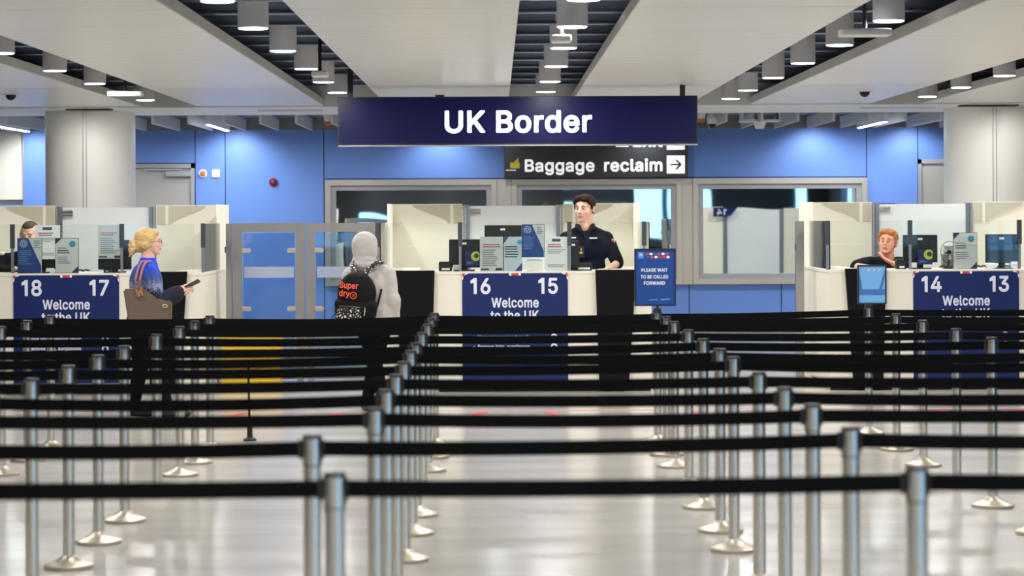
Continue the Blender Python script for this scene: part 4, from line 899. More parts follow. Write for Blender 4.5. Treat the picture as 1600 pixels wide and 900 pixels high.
# ------------------------------------------------------------ things on the counters
YN = D0 + .075
ZT_ = ZCT + .0005
def notice(pa, pya, pb, pyb, kind, label, y=YN, ontop=True, group='printed notices on the counter glass'):
    a = P(pa, pya, y); b = P(pb, pyb, y)
    x0, x1, z1, z0 = a.x, b.x, a.z, b.z
    if ontop: z0 = ZT_
    e = empty('notice', ((x0 + x1) / 2, y, z0), label, 'notice', group)
    W_, H_ = x1 - x0, z1 - z0
    base = {'smile': M_paperg, 'leaf': M_paperg, 'grey': M_paperg, 'white': M_white2, 'pale': mat('pale_blue_paper', (196, 208, 220), .5), 'eye': mat('eye_poster_navy', (22, 36, 100), .4)}[kind]
    if kind in ('smile', 'leaf'): MB().box(x0, x1, y, y + .008, z0, z1).build('frame', mat('notice_frame', (52, 60, 84), .4), e); t = .004
    else: t = 0
    sh = MB().box(x0 + t, x1 - t, y - .004, y if t else y + .003, z0 + t, z1 - t).build('paper', base, e)
    yy = y - .0045
    if kind == 'smile':
        MB().prism([(x0 + t, z1 - t), (x0 + W_ * .28, z1 - t), (x0 + t, z1 - H_ * .18)], yy - .001, yy).build('corner', mat('corner_navy', (36, 46, 96), .5), e)
        MB().prism([(x1 - t, z0 + t), (x1 - W_ * .3, z0 + t), (x1 - t, z0 + H_ * .2)], yy - .001, yy).build('corner', mat('corner_navy', (36, 46, 96), .5), e)
        cxx, czz, r = x0 + W_ * .74, z1 - H_ * .17, W_ * .14
        s_ = MB().disc_y(cxx, yy - .001, czz, r, .001).build('smile_badge', mat('badge_teal', (80, 160, 190), .5), e)
        mb = MB(); mb.disc_y(cxx - r * .4, yy - .002, czz + r * .25, r * .16, .001, 10); mb.disc_y(cxx + r * .4, yy - .002, czz + r * .25, r * .16, .001, 10)
        for k in range(6):
            a_ = PI * 1.15 + k * PI * .7 / 5; q = (cxx + r * .55 * math.cos(a_), czz + r * .55 * math.sin(a_)); mb.disc_y(q[0], yy - .002, q[1], r * .1, .001, 8)
        mb.build('smile', M_seam, s_)
        text('lettering', 'Thank you', .011, x0 + W_ * .1, yy, z1 - H_ * .30, M_ink, e, 'LEFT', .03, W_ * .4)
        lines_of_print(e, x0 + W_ * .1, x0 + W_ * .8, z1 - H_ * .33, z1 - H_ * .45, yy, 2, M_ink)
        lines_of_print(e, x0 + W_ * .1, x0 + W_ * .75, z1 - H_ * .52, z1 - H_ * .74, yy, 4, M_inkl)
    elif kind == 'leaf':
        MB().prism([(x0 + t, z0 + t), (x0 + t, z1 - t), (x0 + W_ * .45, z1 - t), (x1 - t - W_ * .02, z0 + H_ * .2), (x1 - t - W_ * .02, z0 + t)], yy - .001, yy).build('blue_area', mat('leaflet_blue', (28, 70, 142), .4), e)
        cxx, czz, r = x0 + W_ * .26, z1 - H_ * .16, W_ * .14
        mb = MB()
        for k in range(12):
            a_ = k * PI / 6; mb.disc_y(cxx + r * math.cos(a_), yy - .0025, czz + r * math.sin(a_), r * .22, .001, 8)
        mb.disc_y(cxx, yy - .0025, czz, r * .6, .001)
        em = mb.build('round_emblem', mat('emblem_grey', (170, 184, 210), .5), e)
        MB().disc_y(cxx, yy - .0035, czz, r * .32, .001, 12).build('emblem_centre', mat('leaflet_blue', (28, 70, 142), .4), em)
        lines_of_print(e, x0 + W_ * .08, x0 + W_ * .6, z1 - H_ * .34, z0 + H_ * .24, yy - .001, 8, M_inkb)
        lines_of_print(e, x0 + W_ * .66, x0 + W_ * .95, z1 - H_ * .06, z1 - H_ * .3, yy - .001, 4, M_inkl)
        
    elif kind in ('grey', 'white'):
        if kind == 'white': MB().box(x0 + W_ * .3, x0 + W_ * .68, yy - .001, yy, z1 - H_ * .14, z1 - H_ * .06).build('header_block', mat('header_navy', (60, 76, 124), .5), e)
        lines_of_print(e, x0 + W_ * .12, x0 + W_ * .9, z1 - H_ * .2, z1 - H_ * .32, yy, 2, M_inkr)
        lines_of_print(e, x0 + W_ * .1, x0 + W_ * .9, z1 - H_ * .36, z1 - H_ * (.86 if kind == 'grey' else .5), yy, 8 if kind == 'grey' else 3, M_inkl)
        if kind == 'white': lines_of_print(e, x0 + W_ * .1, x0 + W_ * .9, z1 - H_ * .8, z1 - H_ * .9, yy, 2, M_inkl)
        else:
            MB().box(x0 + W_ * .04, x0 + W_ * .38, yy - .001, yy, z0 + H_ * .03, z0 + H_ * .08).build('footer_mark', mat('header_navy', (60, 76, 124), .5), e)
            MB().box(x1 - W_ * .32, x1 - W_ * .03, yy - .001, yy, z0 + H_ * .02, z0 + H_ * .09).build('footer_mark', M_ink, e)
    elif kind == 'pale':
        MB().prism([(x0, z1), (x0 + W_ * .28, z1), (x0, z1 - H_ * .2)], yy - .001, yy).build('corner', mat('header_navy', (60, 76, 124), .5), e)
        MB().prism([(x1, z0), (x1 - W_ * .4, z0), (x1, z0 + H_ * .25)], yy - .001, yy).build('corner', mat('header_navy', (60, 76, 124), .5), e)
        MB().disc_y(x1 - W_ * .14, yy - .001, z1 - H_ * .16, W_ * .13, .001).build('smile_badge', mat('badge_teal', (80, 160, 190), .5), e)
        lines_of_print(e, x0 + W_ * .06, x0 + W_ * .85, z1 - H_ * .25, z1 - H_ * .62, yy, 5, M_ink)
    elif kind == 'eye':
        cxx, czz, r = x0 + W_ * .74, z0 + H_ * .66, W_ * .34
        mb = MB(); mb.prism([(min(x1, cxx + r * math.cos(k * PI / 12)), czz + r * math.sin(k * PI / 12)) for k in range(24)], yy - .001, yy); g_ = mb.build('yellow_ring', mat('ring_yellow_green', (188, 200, 50), .5), e)
        mb = MB(); mb.prism([(min(x1, cxx + W_ * .05 + r * .5 * math.cos(k * PI / 12)), czz + r * .1 + r * .5 * math.sin(k * PI / 12)) for k in range(24)], yy - .002, yy - .001); mb.build('dark_centre', M_ink, g_)
        lines_of_print(e, x0 + W_ * .08, x0 + W_ * .7, z0 + H_ * .3, z0 + H_ * .1, yy, 3, M_inkb)
    # little foot behind
    if ontop: MB().box(x0 + W_ * .3, x1 - W_ * .3, y + .003, y + .05, z0, z0 + .006).build('stand', mat('clear_stand', (200, 205, 208), .2), e)
    return e
# middle counter
notice(750, 370, 786, 421, 'grey', 'silver grey text notice above the number 16')
notice(787, 370, 816, 421, 'pale', 'pale notice with blue corners, right of the silver grey notice on the middle counter', YN + .012)
notice(815, 350.5, 851, 402, 'leaf', 'blue and white leaflet raised highest on the middle counter', YN + .006, False)
notice(852, 370, 887, 421, 'white', 'white notice with a small navy header beside the standing officer')
notice(727, 393, 749, 415, 'eye', 'navy poster with a yellow ring on the middle counter, left of the silver notice', YN + .02, False)
# left counter
notice(27, 372, 66, 424, 'leaf', 'blue and white leaflet above the number 18', YN)
notice(55, 352, 94, 405, 'white', 'white notice half covering the face of the seated officer on the left', YN + .016, False)
notice(86, 372, 123, 424, 'smile', 'framed thank-you notice with a blue smiling badge on the left counter', YN + .006)
notice(153, 352, 191, 404, 'grey', 'silver grey text notice above the number 17', YN, False)
# right counter
notice(1489, 363.5, 1527, 415, 'smile', 'framed thank-you notice with a blue smiling badge above the right Welcome panel')
notice(1434, 390, 1457, 413, 'eye', 'navy poster with a yellow ring above the number 14', YN + .02, False)

M_screenback = mat('monitor_black', (26, 27, 30), .3, coat=.4)
def monitor(pa, pya, pb, pyb, y, label, blue=None):
    a = P(pa, pya, y); b = P(pb, pyb, y)
    e = empty('monitor', ((a.x + b.x) / 2, y, ZT_), label, 'monitor', 'computer monitors on the counters')
    zb = max(b.z, ZCT + .03)
    s = MB().box(a.x, b.x, y, y + .04, zb, a.z, .006).build('housing', M_screenback, e)
    cx = (a.x + b.x) / 2
    n = 4
    mb = MB()
    for k in range(n):
        xk = a.x + (b.x - a.x) * (k + .5) / n; mb.box(xk - (b.x - a.x) * .09, xk + (b.x - a.x) * .09, y - .004, y, zb + .03, a.z - .1 * (a.z - zb) - .03)
    if blue is None: mb.build('rear_panel', mat('monitor_ribs', (34, 35, 38), .35), e)
    else: mb.bm.free(); MB().box(a.x + .012, b.x - .012, y - .003, y, zb + (a.z - zb) * .45, a.z - .012).build('glossy_panel', mat('glossy_blue_black', (30, 52, 88), .06, coat=1), e)
    MB().box(cx - .025, cx + .02, y - .007, y - .004, a.z - .05, a.z - .03).build('asset_label', M_white2, e)
    MB().box(cx - .03, cx + .03, y + .01, y + .03, ZT_ + .012, zb + .01).build('neck', M_plastic, e)
    MB().box(cx - .1, cx + .1, y - .05, y + .1, ZT_, ZT_ + .012, .004).build('foot', M_plastic, e)
    return e
monitor(701.5, 374, 750, 418, D0 + .17, 'black monitor at the left end of the middle counter')
monitor(757, 352, 815, 400, D0 + .24, 'wide black monitor behind the pale notice on the middle counter')
monitor(886, 376, 905, 420, D0 + .15, 'narrow black monitor edge in front of the standing officer')
monitor(38, 374, 88, 421, D0 + .17, 'black monitor hidden behind the leaflets on the left counter')
monitor(153, 375, 205, 421, D0 + .17, 'black monitor behind the silver notice above the number 17')
monitor(1411, 367, 1465, 410, D0 + .17, 'black monitor behind the yellow ring poster on the right counter')
monitor(1540, 366, 1591, 411, D0 + .17, 'bluish glossy monitor above the number 13', True)
def small(kind, px0, py0, px1, py1, y, label, m=M_plastic):
    a = P(px0, py0, y); b = P(px1, py1, y)
    if kind == 'reader':
        e = empty('passport_reader', ((a.x + b.x) / 2, y, ZT_), label, 'card reader', 'black readers on the counters')
        MB().box(a.x, b.x, y, y + .1, ZT_, a.z - .012, .006).build('body', m, e)
        MB().box(a.x + .004, b.x - .004, y + .004, y + .09, a.z - .012, a.z, .004).build('lid', M_plastic, e)
        MB().box(a.x + .03, b.x - .02, y - .002, y, ZT_ + .012, ZT_ + .03).build('label_sticker', M_white2, e)
    return e
small('reader', 685.5, 409, 706, 421, D0 + .14, 'small black reader at the left end of the middle counter')
small('reader', 898, 411, 925, 421, D0 + .14, 'low black reader in front of the standing officer')
small('reader', 1400.5, 405, 1416.5, 417, D0 + .14, 'small black reader beside the ginger-haired officer')
# white tray, mouse and papers
def tray(px0, py0, px1, y, label, name='white_tray', cat='tray'):
    a = P(px0, py0, y); b = P(px1, py0, y)
    e = empty(name, ((a.x + b.x) / 2, y, ZT_), label, cat)
    MB().box(a.x, b.x, y, y + .12, ZT_, ZT_ + (a.z - ZT_) * .8, .006).build('body', M_white, e)
    MB().box(a.x + .006, b.x - .006, y + .01, y + .11, ZT_ + (a.z - ZT_) * .8, a.z, .004).build('top', M_white2, e)
tray(822, 404, 850, D0 + .12, 'plain white box under the raised blue leaflet', 'white_box', 'box')
tray(707, 414, 719, D0 + .14, 'small white document tray beside the left monitor on the middle counter')
tray(1541, 411, 1556, D0 + .12, 'white flat tray under the bluish monitor')
tray(1580, 409, 1593, D0 + .12, 'crumpled white packet at the right end of the right counter', 'white_packet', 'packet')
tray(71, 419, 85, D0 + .13, 'white papers between the two notices above the number 18', 'paper_stack', 'papers')
def coil(px_, y, label):
    c = P(px_, 415, y); pts = []
    for k in range(28): t = k / 27; pts.append((c.x - .06 + .12 * t + .012 * math.sin(k * 2.1), y + .02 * math.cos(k * 1.7), ZT_ + .012 + .022 * abs(math.sin(k * 1.3))))
    e = build_top(MB().tube(pts, .004, 6), 'cable', M_plastic, (c.x, y, ZT_), label, 'cable', 'loose cables on the counters', smooth=True)
coil(1478, D0 + .14, 'tangled black cable below the desk fan')
coil(1533, D0 + .14, 'tangled black cable right of the framed thank-you notice on the right')
coil(1568, D0 + .14, 'tangled black cable under the bluish monitor')
coil(893, D0 + .12, 'tangled black cable in front of the standing officer')
coil(172, D0 + .12, 'tangled black cable below the silver notice above the number 17')
coil(130, D0 + .12, 'tangled black cable right of the left framed thank-you notice')
# desk fan with wire ring and grey housing
y = D0 + .22; c = P(1483, 394, y); u = y / F
e = empty('desk_fan', (c.x, y, ZT_), 'small desk fan with a thin wire ring beside the right framed notice', 'fan')
MB().tube([(c.x + 13 * u * math.cos(k * PI / 16), y, c.z + 17 * u * math.sin(k * PI / 16)) for k in range(33)], .003, 6).build('guard_ring', M_plastic, e, smooth=True)
for k in range(3):
    a_ = k * 2 * PI / 3 + .4
    MB().prism([(c.x, c.z), (c.x + 10 * u * math.cos(a_), c.z + 12 * u * math.sin(a_)), (c.x + 10 * u * math.cos(a_ + .6), c.z + 12 * u * math.sin(a_ + .6))], y + .004, y + .007).build('blade', mat('clear_grey_plastic', (190, 192, 194), .3), e)
MB().tube([(c.x, y, c.z), (c.x, y + .05, c.z)], .02, 14).build('motor', M_plastic, e, smooth=True)
MB().tube([(c.x, y + .03, c.z), (c.x, y + .03, ZT_ + .01)], .008, 8).build('stem', M_plastic, e, smooth=True)
MB().lathe(c.x, y + .03, [(.0001, ZT_), (.05, ZT_), (.05, ZT_ + .01), (.0001, ZT_ + .016)], 20).build('base', M_plastic, e, smooth=True)
y = D0 + .32; a = P(1473, 384, y); b = P(1494, 410, y)
e = empty('desk_device', ((a.x + b.x) / 2, y, ZT_), 'grey boxy desk device behind the desk fan', 'desk device')
MB().box(a.x, b.x, y, y + .1, ZT_, a.z - .08, .008).build('base', mat('device_grey', (128, 126, 124), .5), e)
MB().box(a.x + .02, b.x, y + .02, y + .08, a.z - .08, a.z, .006).build('upper_block', mat('device_grey2', (150, 148, 146), .5), e)
# ============================================================ PEOPLE
M_skin = mat('skin_fair', (226, 178, 156), .55, noise=.04, nscale=30)
M_skin2 = mat('skin_pink', (224, 160, 138), .55, noise=.05, nscale=30)
M_lip = mat('lips', (188, 112, 104), .5)
M_eyew = mat('eye_white', (226, 222, 218), .3)
M_iris = mat('iris_dark', (46, 38, 36), .3)
M_uni = mat('navy_uniform_cloth', (15, 16, 27), .9, noise=.15, nscale=30, bump=.3, spec=.2)
M_trou = mat('black_trouser_cloth', (8, 8, 10), .9, noise=.1, spec=.15)
M_shoe = mat('black_shoe', (18, 17, 17), .4)
def V(*a): return Vector(a)
class Body:
    """collects solids for the body skin and for each garment"""
    def __init__(s): s.sets = {}
    def add(s, key, f): s.sets.setdefault(key, []).append(f)
    def cap(s, keys, p0, p1, r0, r1):
        for key, inf in keys:
            s.add(key, (lambda mb, p0=p0, p1=p1, a=r0 + inf, b=r1 + inf: mb.capsule(p0, p1, a, b)))
    def ell(s, keys, c, r, rot=None):
        for key, inf in keys:
            s.add(key, (lambda mb, c=c, r=tuple(v + inf for v in r), rot=rot: mb.ball(c, r, 3, rot)))
def hand(B, key, w, fwd, palmn, side, curl=.5, s=1.0):
    """w wrist, fwd towards the fingers, palmn out of the palm, side +1/-1 puts the thumb on that side"""
    fwd = fwd.normalized(); palmn = (palmn - fwd * palmn.dot(fwd)).normalized(); lat = fwd.cross(palmn) * side
    k = [(key, 0)]
    B.cap(k, w, w + fwd * .02 * s, .024 * s, .026 * s)
    for j in range(4):
        off = lat * (.030 - .020 * j) * s
        B.cap(k, w + fwd * .02 * s + off * .7, w + fwd * .085 * s + off, .014 * s, .012 * s)
        L = (.040, .045, .042, .033)[j] * s; c = curl * (1 + .12 * j)
        p0 = w + fwd * .088 * s + off * 1.05; d1 = (fwd * math.cos(c) + palmn * math.sin(c)); p1 = p0 + d1 * L
        d2 = (fwd * math.cos(c * 2.1) + palmn * math.sin(c * 2.1)); p2 = p1 + d2 * L * .62; p3 = p2 + (fwd * math.cos(c * 2.8) + palmn * math.sin(c * 2.8)) * L * .5
        B.cap(k, p0, p1, .0105 * s, .0095 * s); B.cap(k, p1, p2, .0095 * s, .0088 * s); B.cap(k, p2, p3, .0088 * s, .008 * s)
    t0 = w + fwd * .028 * s + lat * .026 * s; t1 = t0 + (fwd * .6 + lat * .8 + palmn * .3).normalized() * .036 * s; t2 = t1 + (fwd * .85 + lat * .25 + palmn * .5).normalized() * .032 * s
    B.cap(k, t0, t1, .014 * s, .0115 * s); B.cap(k, t1, t2, .0115 * s, .009 * s)
def head_solids(B, T, s, female=False):
    """T maps head-local points (face looks along -Y) to the world"""
    R = T.to_3x3().normalized()
    def e(c, r): B.ell([('body', 0)], T @ V(*c), tuple(v * s for v in r), R)
    def c(p, q, a, b): B.cap([('body', 0)], T @ V(*p), T @ V(*q), a * s, b * s)
    w = 1.0 if female else 1.10
    e((0, .015, .030), (.078 * w, .095, .088)); e((0, -.028, -.025), (.066 * w, .060, .080)); e((0, -.028, -.068), (.054 * w, .052, .042))
    e((0, -.066, -.098), (.020, .018, .016)); c((-.045, .0, -.06), (-.018, -.06, -.098), .016, .014); c((.045, .0, -.06), (.018, -.06, -.098), .016, .014)
    c((0, -.086, .012), (0, -.108, -.026), .008, .0115)
    for q in (-1, 1):
        e((q * .011, -.096, -.031), (.009, .010, .008)); e((q * .029, -.080, .024), (.024, .012, .009)); e((q * .038, -.058, -.024), (.024, .024, .022))
        e((q * .080 * w, .008, -.008), (.008, .018, .031)); e((q * .086 * w, .014, .006), (.006, .012, .018))
    e((0, -.086, -.056), (.022, .010, .007)); e((0, -.083, -.068), (.020, .010, .008))
def face_parts(parent, T, s, eyes=True, brow=None, lip=M_lip):
    org = ORG[parent.name]
    for q in (-1, 1):
        if eyes:
            mb = MB(); mb.ball(T @ V(q * .029, -.0795, .004), (.0115 * s, .008 * s, .0058 * s), 2, T.to_3x3().normalized()); ey = mb.build('eye', M_eyew, parent, smooth=True)
            mb = MB(); mb.ball(T @ V(q * .029, -.0865, .004), .0058 * s, 2); mb.build('iris', M_iris, ey, smooth=True)
        else:
            mb = MB(); mb.tube([T @ V(q * .016, -.0855, .000), T @ V(q * .029, -.089, -.004), T @ V(q * .042, -.082, -.001)], .0034 * s, 6); mb.build('closed_eyelid', mat('eyelid_shade', (112, 62, 50), .6), parent, smooth=True)
        if brow: mb = MB(); mb.tube([T @ V(q * .013, -.0925, .026), T @ V(q * .03, -.094, .033), T @ V(q * .049, -.082, .026)], [.003 * s, .0042 * s, .0025 * s], 8); mb.build('eyebrow', brow, parent, smooth=True)
    mb = MB(); mb.tube([T @ V(-.023, -.086, -.063), T @ V(-.008, -.0925, -.058), T @ V(.008, -.0925, -.058), T @ V(.023, -.086, -.063)], [.002 * s, .0045 * s, .0045 * s, .002 * s], 8)
    mb.tube([T @ V(-.021, -.085, -.065), T @ V(0, -.091, -.069), T @ V(.021, -.085, -.065)], [.002 * s, .0052 * s, .002 * s], 8); mb.build('lips', lip, parent, smooth=True)
def hair_short(parent, T, s, m, quiff=.0, part=True):
    R = T.to_3x3().normalized(); ad = []
    def e(c, r): ad.append(lambda mb, c=c, r=r: mb.ball(T @ V(*c), tuple(v * s for v in r), 3, R))
    e((0, .026, .050), (.093, .098, .086)); e((0, .050, .0), (.082, .068, .070)); e((0, -.036, .100 + quiff), (.070, .048, .028)); e((.03, -.058, .088 + quiff), (.040, .028, .022)); e((-.03, -.058, .090 + quiff), (.042, .028, .022))
    for q in (-1, 1): e((q * .082, -.010, .026), (.010, .022, .034)); e((q * .076, -.030, .062), (.016, .028, .028))
    random.seed(3)
    for k in range(26):
        a_ = random.uniform(-1, 1); b_ = random.uniform(-.07, .09)
        e((a_ * .055, b_ * .9, .122 + quiff * .8 - .045 * a_ * a_ - 3.0 * b_ * b_), (.010, .020, .010))
    return blob('hair', ad, m, parent, .0045, 2)
def headT(p, s, yaw, pitch=0, roll=0):
    return Matrix.Translation(p) @ Matrix.Rotation(math.radians(yaw), 4, 'Z') @ Matrix.Rotation(math.radians(pitch), 4, 'X') @ Matrix.Rotation(math.radians(roll), 4, 'Y') @ Matrix.Scale(s, 4)
def yawR(a): return Matrix.Rotation(math.radians(a), 3, 'Z')
def make_person(base, label, yaw, head, hs, hyaw, hpitch, hroll, neck, shs, els, wrs, pelvis, feet, top_mat, leg_mat, skin, girth=1.0, sleeve=.012, short=False, hands=(), hem=-.02, knees=None, shoe_mat=None, chestw=.165, topname='shirt', puff=0.0, neckr=.060, female=False, cuff_mat=None):
    root = empty('person', base, label, 'person')
    B = Body(); R = yawR(yaw)
    T = headT(head, hs, hyaw, hpitch, hroll)
    head_solids(B, T, hs, female)
    top = [('body', 0), ('top', sleeve)]
    B.cap([('body', 0)], T @ V(0, .022, -.05), neck + V(0, 0, -.02), neckr * hs, neckr * 1.1)
    chest = (shs[0] + shs[1]) / 2 + V(0, 0, -.10)
    g = girth
    if not short: B.cap([('top', .012)], neck + V(0, 0, -.045), neck + V(0, 0, -.012), .075, .062)
    B.ell(top, chest, (chestw * g, .112 * g, .17), R)
    mid = chest.lerp(pelvis, .5)
    B.ell(top, mid, (.138 * g, .105 * g, .18), R)
    B.ell([('body', 0), ('top', sleeve), ('legs', .012)], pelvis, (.158 * g, .115 * g, .12), R)
    B.ell([('top', sleeve)], pelvis + V(0, 0, hem), (.165 * g, .125 * g, .10), R)
    # trapezius and shoulders
    for i in range(2):
        sh, el, wr = shs[i], els[i], wrs[i]
        B.cap(top, neck + V(0, 0, -.035), sh + V(0, 0, -.005), .050, .052)
        B.cap(top, chest + V(0, 0, .06), sh, .085 * g, .056)
        B.cap(top, sh, el, .056, .043); 
        if not short: B.cap([('body', 0)], el, wr, .041, .026); B.cap([('cuff%d' % i if cuff_mat else 'top', sleeve)], el, wr.lerp(el, .06), .041 + puff, .028 + puff)
        else: B.cap([('body', 0)], el, wr, .041, .027); B.cap([('top', sleeve + .008)], sh.lerp(el, .3), el.lerp(wr, .06), .052, .046)
    for hd in hands: hand(B, 'body', *hd)
    for i in range(2):
        hip = pelvis + R @ V((-.085, .085)[i], 0, -.05); ft = feet[i]; kn = knees[i] if knees else hip.lerp(ft + V(0, 0, .09), .5) + R @ V(0, -.02, 0)
        an = ft + V(0, 0, .09)
        lg = [('body', 0), ('legs', .014)]
        B.cap(lg, hip, kn, .082 * g, .056); B.cap(lg, kn, an, .054, .038)
        f = R @ V(0, -1, 0)
        B.cap([('body', 0)], ft + V(0, 0, .04), ft + f * .15 + V(0, 0, .03), .034, .026)
        mb_f = lambda mb, ft=ft, f=f: (mb.capsule(ft - f * .05 + V(0, 0, .045), ft + f * .06 + V(0, 0, .045), .045, .045), mb.capsule(ft + f * .06 + V(0, 0, .04), ft + f * .17 + V(0, 0, .035), .042, .035), mb.capsule(ft + V(0, 0, .05), an, .045, .046))
        B.add('shoe%d' % i, mb_f)
    body = blob('body', B.sets['body'], skin, root, .0065, 1)
    # collar
    tp = blob(topname, B.sets['top'], top_mat, root, .009, 3, (.010, .09))
    if cuff_mat:
        for i in range(2): blob('lower_sleeve', B.sets['cuff%d' % i], cuff_mat, root, .008, 2, (.008, .06))
    blob('trousers', B.sets['legs'], leg_mat, root, .011, 3, (.012, .12))
    for i in range(2): blob('shoe', B.sets['shoe%d' % i], shoe_mat or M_shoe, root, .008, 3)
    return root, T, tp, body

# --- standing officer behind counter 15
d = 24.8; q = lambda px, py, dd=0.0: P(px, py, d + dd)
hs = 1.13
root, T, tp, body = make_person(V(XX(913, d), d, 0), 'standing young officer with short brown hair in a navy uniform shirt behind counter 15', -12,
    q(913, 326.5), hs, -27, 2, 0, q(914, 352), [q(884, 372), q(947, 371)], [q(872, 411, -.12), q(966, 410, -.10)], [q(884, 421, -.38), q(950, 421.5, -.36)],
    V(XX(918, d), d + .02, .98), [V(XX(905, d), d + .05, 0), V(XX(935, d), d + .05, 0)], M_uni, M_trou, M_skin, girth=1.28, short=True, chestw=.19, neckr=.068,
    hands=[(q(950, 421.5, -.36), V(-.8, -.5, 0), V(0, 0, -1), 1, .12), (q(884, 421, -.38), V(.7, -.6, 0), V(0, 0, -1), -1, .12)])
M_hairb = mat('hair_brown', (44, 28, 20), .8, spec=.15, noise=.35, nscale=60, stretch=(1, 1, .4), bump=.5)
hair_short(root, T, hs, M_hairb); face_parts(root, T, hs, True, M_hairb)
# collar, name tapes, rank slide, arm patch
mb = MB()
n0 = q(914, 354)
for s in (-1, 1): mb.hexa([n0 + V(s * .02, -.155, -.05), n0 + V(s * .10, -.10, -.005), n0 + V(s * .105, -.095, -.012), n0 + V(s * .022, -.165, -.065)], [n0 + V(s * .05, -.06, .018), n0 + V(s * .085, -.02, .035), n0 + V(s * .10, -.02, .02), n0 + V(s * .06, -.075, -.0)])
mb.build('collar', M_uni, tp)
yf = d - .165
for (pa, pb, py) in ((892, 900, 371.5), (921, 933, 372)): a, b = P(pa, py, yf), P(pb, py, yf); MB().box(a.x, b.x, yf - .006, yf + .03, a.z - .006, a.z + .006).build('name_tape', M_white2, tp)
c = P(908, 393, yf - .01)
rs = MB().box(c.x - .035, c.x + .035, c.y - .012, c.y + .03, c.z - .065, c.z + .05, .008).build('rank_slide', M_plastic, tp)
M_gold = mat('gold_thread', (214, 178, 84), .4)
mb = MB(); mb.prism([(c.x - .022, c.z + .0), (c.x - .012, c.z - .022), (c.x + .012, c.z - .022), (c.x + .022, c.z + .0), (c.x + .010, c.z - .008), (c.x + .004, c.z - .008), (c.x + .004, c.z + .02), (c.x - .004, c.z + .02), (c.x - .004, c.z - .008), (c.x - .010, c.z - .008)], c.y - .016, c.y - .012)
mb.disc_y(c.x, c.y - .016, c.z + .024, .008, .004, 12); mb.build('gold_emblem', M_gold, rs)
c = P(957.5, 378, d - .05); ap = MB().box(c.x - .012, c.x + .02, c.y - .03, c.y + .03, c.z - .032, c.z + .032, .006).build('arm_patch', M_white2, tp)
MB().box(c.x - .014, c.x + .014, c.y - .034, c.y, c.z - .002, c.z + .028, .002).build('patch_red', M_red, ap)

# --- seated officer, chin on hand, behind counter 14
d = 24.45; hs = 1.03; q = lambda px, py, dd=0.0: P(px, py, d + dd)
wr = q(1399, 413.5, -.16)
root, T, tp, body = make_person(V(XX(1390, d), d + .1, 0), 'ginger-haired officer leaning on the counter with his chin resting on one hand, eyes closed', -8,
    q(1387, 378.5), hs, -22, -6, 6, q(1388, 405, .07), [q(1358, 411, .10), q(1410, 411, .08)], [q(1337, 417, .02), q(1416, 428, .06)], [q(1352, 417, -.28), wr],
    V(XX(1392, d), d + .38, .62), [V(XX(1375, d), d + .1, 0), V(XX(1400, d), d + .1, 0)], M_uni, M_trou, M_skin2, girth=1.08, short=True,
    knees=[V(XX(1372, d), d + .0, .55), V(XX(1404, d), d + .0, .55)],
    hands=[(wr, q(1372, 400, -.10) - wr, V(.3, .2, 1), 1, .16, 1.15), (q(1352, 417, -.28), V(.6, -.5, 0), V(0, 0, -1), 1, .15)])
M_hairg = mat('hair_ginger', (176, 112, 58), .6, noise=.3, nscale=60, stretch=(1, 1, .4), bump=.5)
hair_short(root, T, hs, M_hairg, .003); face_parts(root, T, hs, False, mat('brow_ginger', (168, 110, 76), .7), mat('lips_red', (178, 92, 84), .5))
st = empty('office_stool', (XX(1392, d), d + .4, 0), 'dark round office stool under the ginger-haired officer', 'stool')
xs = XX(1392, d)
MB().lathe(xs, d + .4, [(.0001, .42), (.17, .42), (.19, .44), (.19, .47), (.0001, .49)], 28).build('seat', M_plastic, st, smooth=True)
MB().tube([(xs, d + .4, .05), (xs, d + .4, .42)], .022, 12).build('column', M_steel, st, smooth=True)
MB().lathe(xs, d + .4, [(.0001, 0), (.2, 0), (.2, .015), (.03, .05), (.0001, .05)], 28).build('base', M_plastic, st, smooth=True)
c = P(1349, 411, 23.95); e = build_top(MB().ball((c.x, 23.95, ZCT), (.035, .05, .036)), 'computer_mouse', M_white, (c.x, 23.95, ZCT), 'white rounded mouse just above the blank blue queue sign', 'computer mouse', smooth=True)

# --- officer at the left, face half hidden
d = 24.5; hs = 1.06; q = lambda px, py, dd=0.0: P(px, py, d + dd)
root, T, tp, body = make_person(V(XX(36, d), d + .1, 0), 'officer with closely cropped hair seated at the far left, lower face hidden by leaflets', -5,
    q(46, 367), hs, -6, 12, 0, q(40, 394, .05), [q(8, 405, .05), q(66, 405, .05)], [q(-6, 424, -.05), q(78, 424, -.02)], [q(22, 420, -.38), q(58, 420, -.4)],
    V(XX(38, d), d + .28, .62), [V(XX(25, d), d, 0), V(XX(55, d), d, 0)], M_uni, M_trou, M_skin, girth=1.1,
    knees=[V(XX(25, d), d - .0, .55), V(XX(55, d), d - .0, .55)],
    hands=[(q(22, 420, -.38), V(.6, -.6, 0), V(0, 0, -1), 1, .15), (q(58, 420, -.4), V(-.6, -.6, 0), V(0, 0, -1), -1, .15)])
M_hairc = mat('hair_cropped', (74, 56, 50), .8, noise=.2, nscale=200)
R = T.to_3x3().normalized()
blob('hair', [lambda mb: mb.ball(T @ V(0, .034, .048), (.081 * hs, .094 * hs, .078 * hs), 3, R), lambda mb: mb.ball(T @ V(0, .0, .078), (.062 * hs, .070 * hs, .045 * hs), 3, R)], M_hairc, root, .005, 1)
face_parts(root, T, hs, True, M_hairc)
c = q(3, 396, -.07); MB().ball(c, (.03, .02, .02), 2).build('shoulder_patch', M_white2, tp, smooth=True)
st2 = copy_tree(st); st2.location = (XX(38, d), d + .3, 0); st2['label'] = 'dark round office stool under the cropped-haired officer on the left'

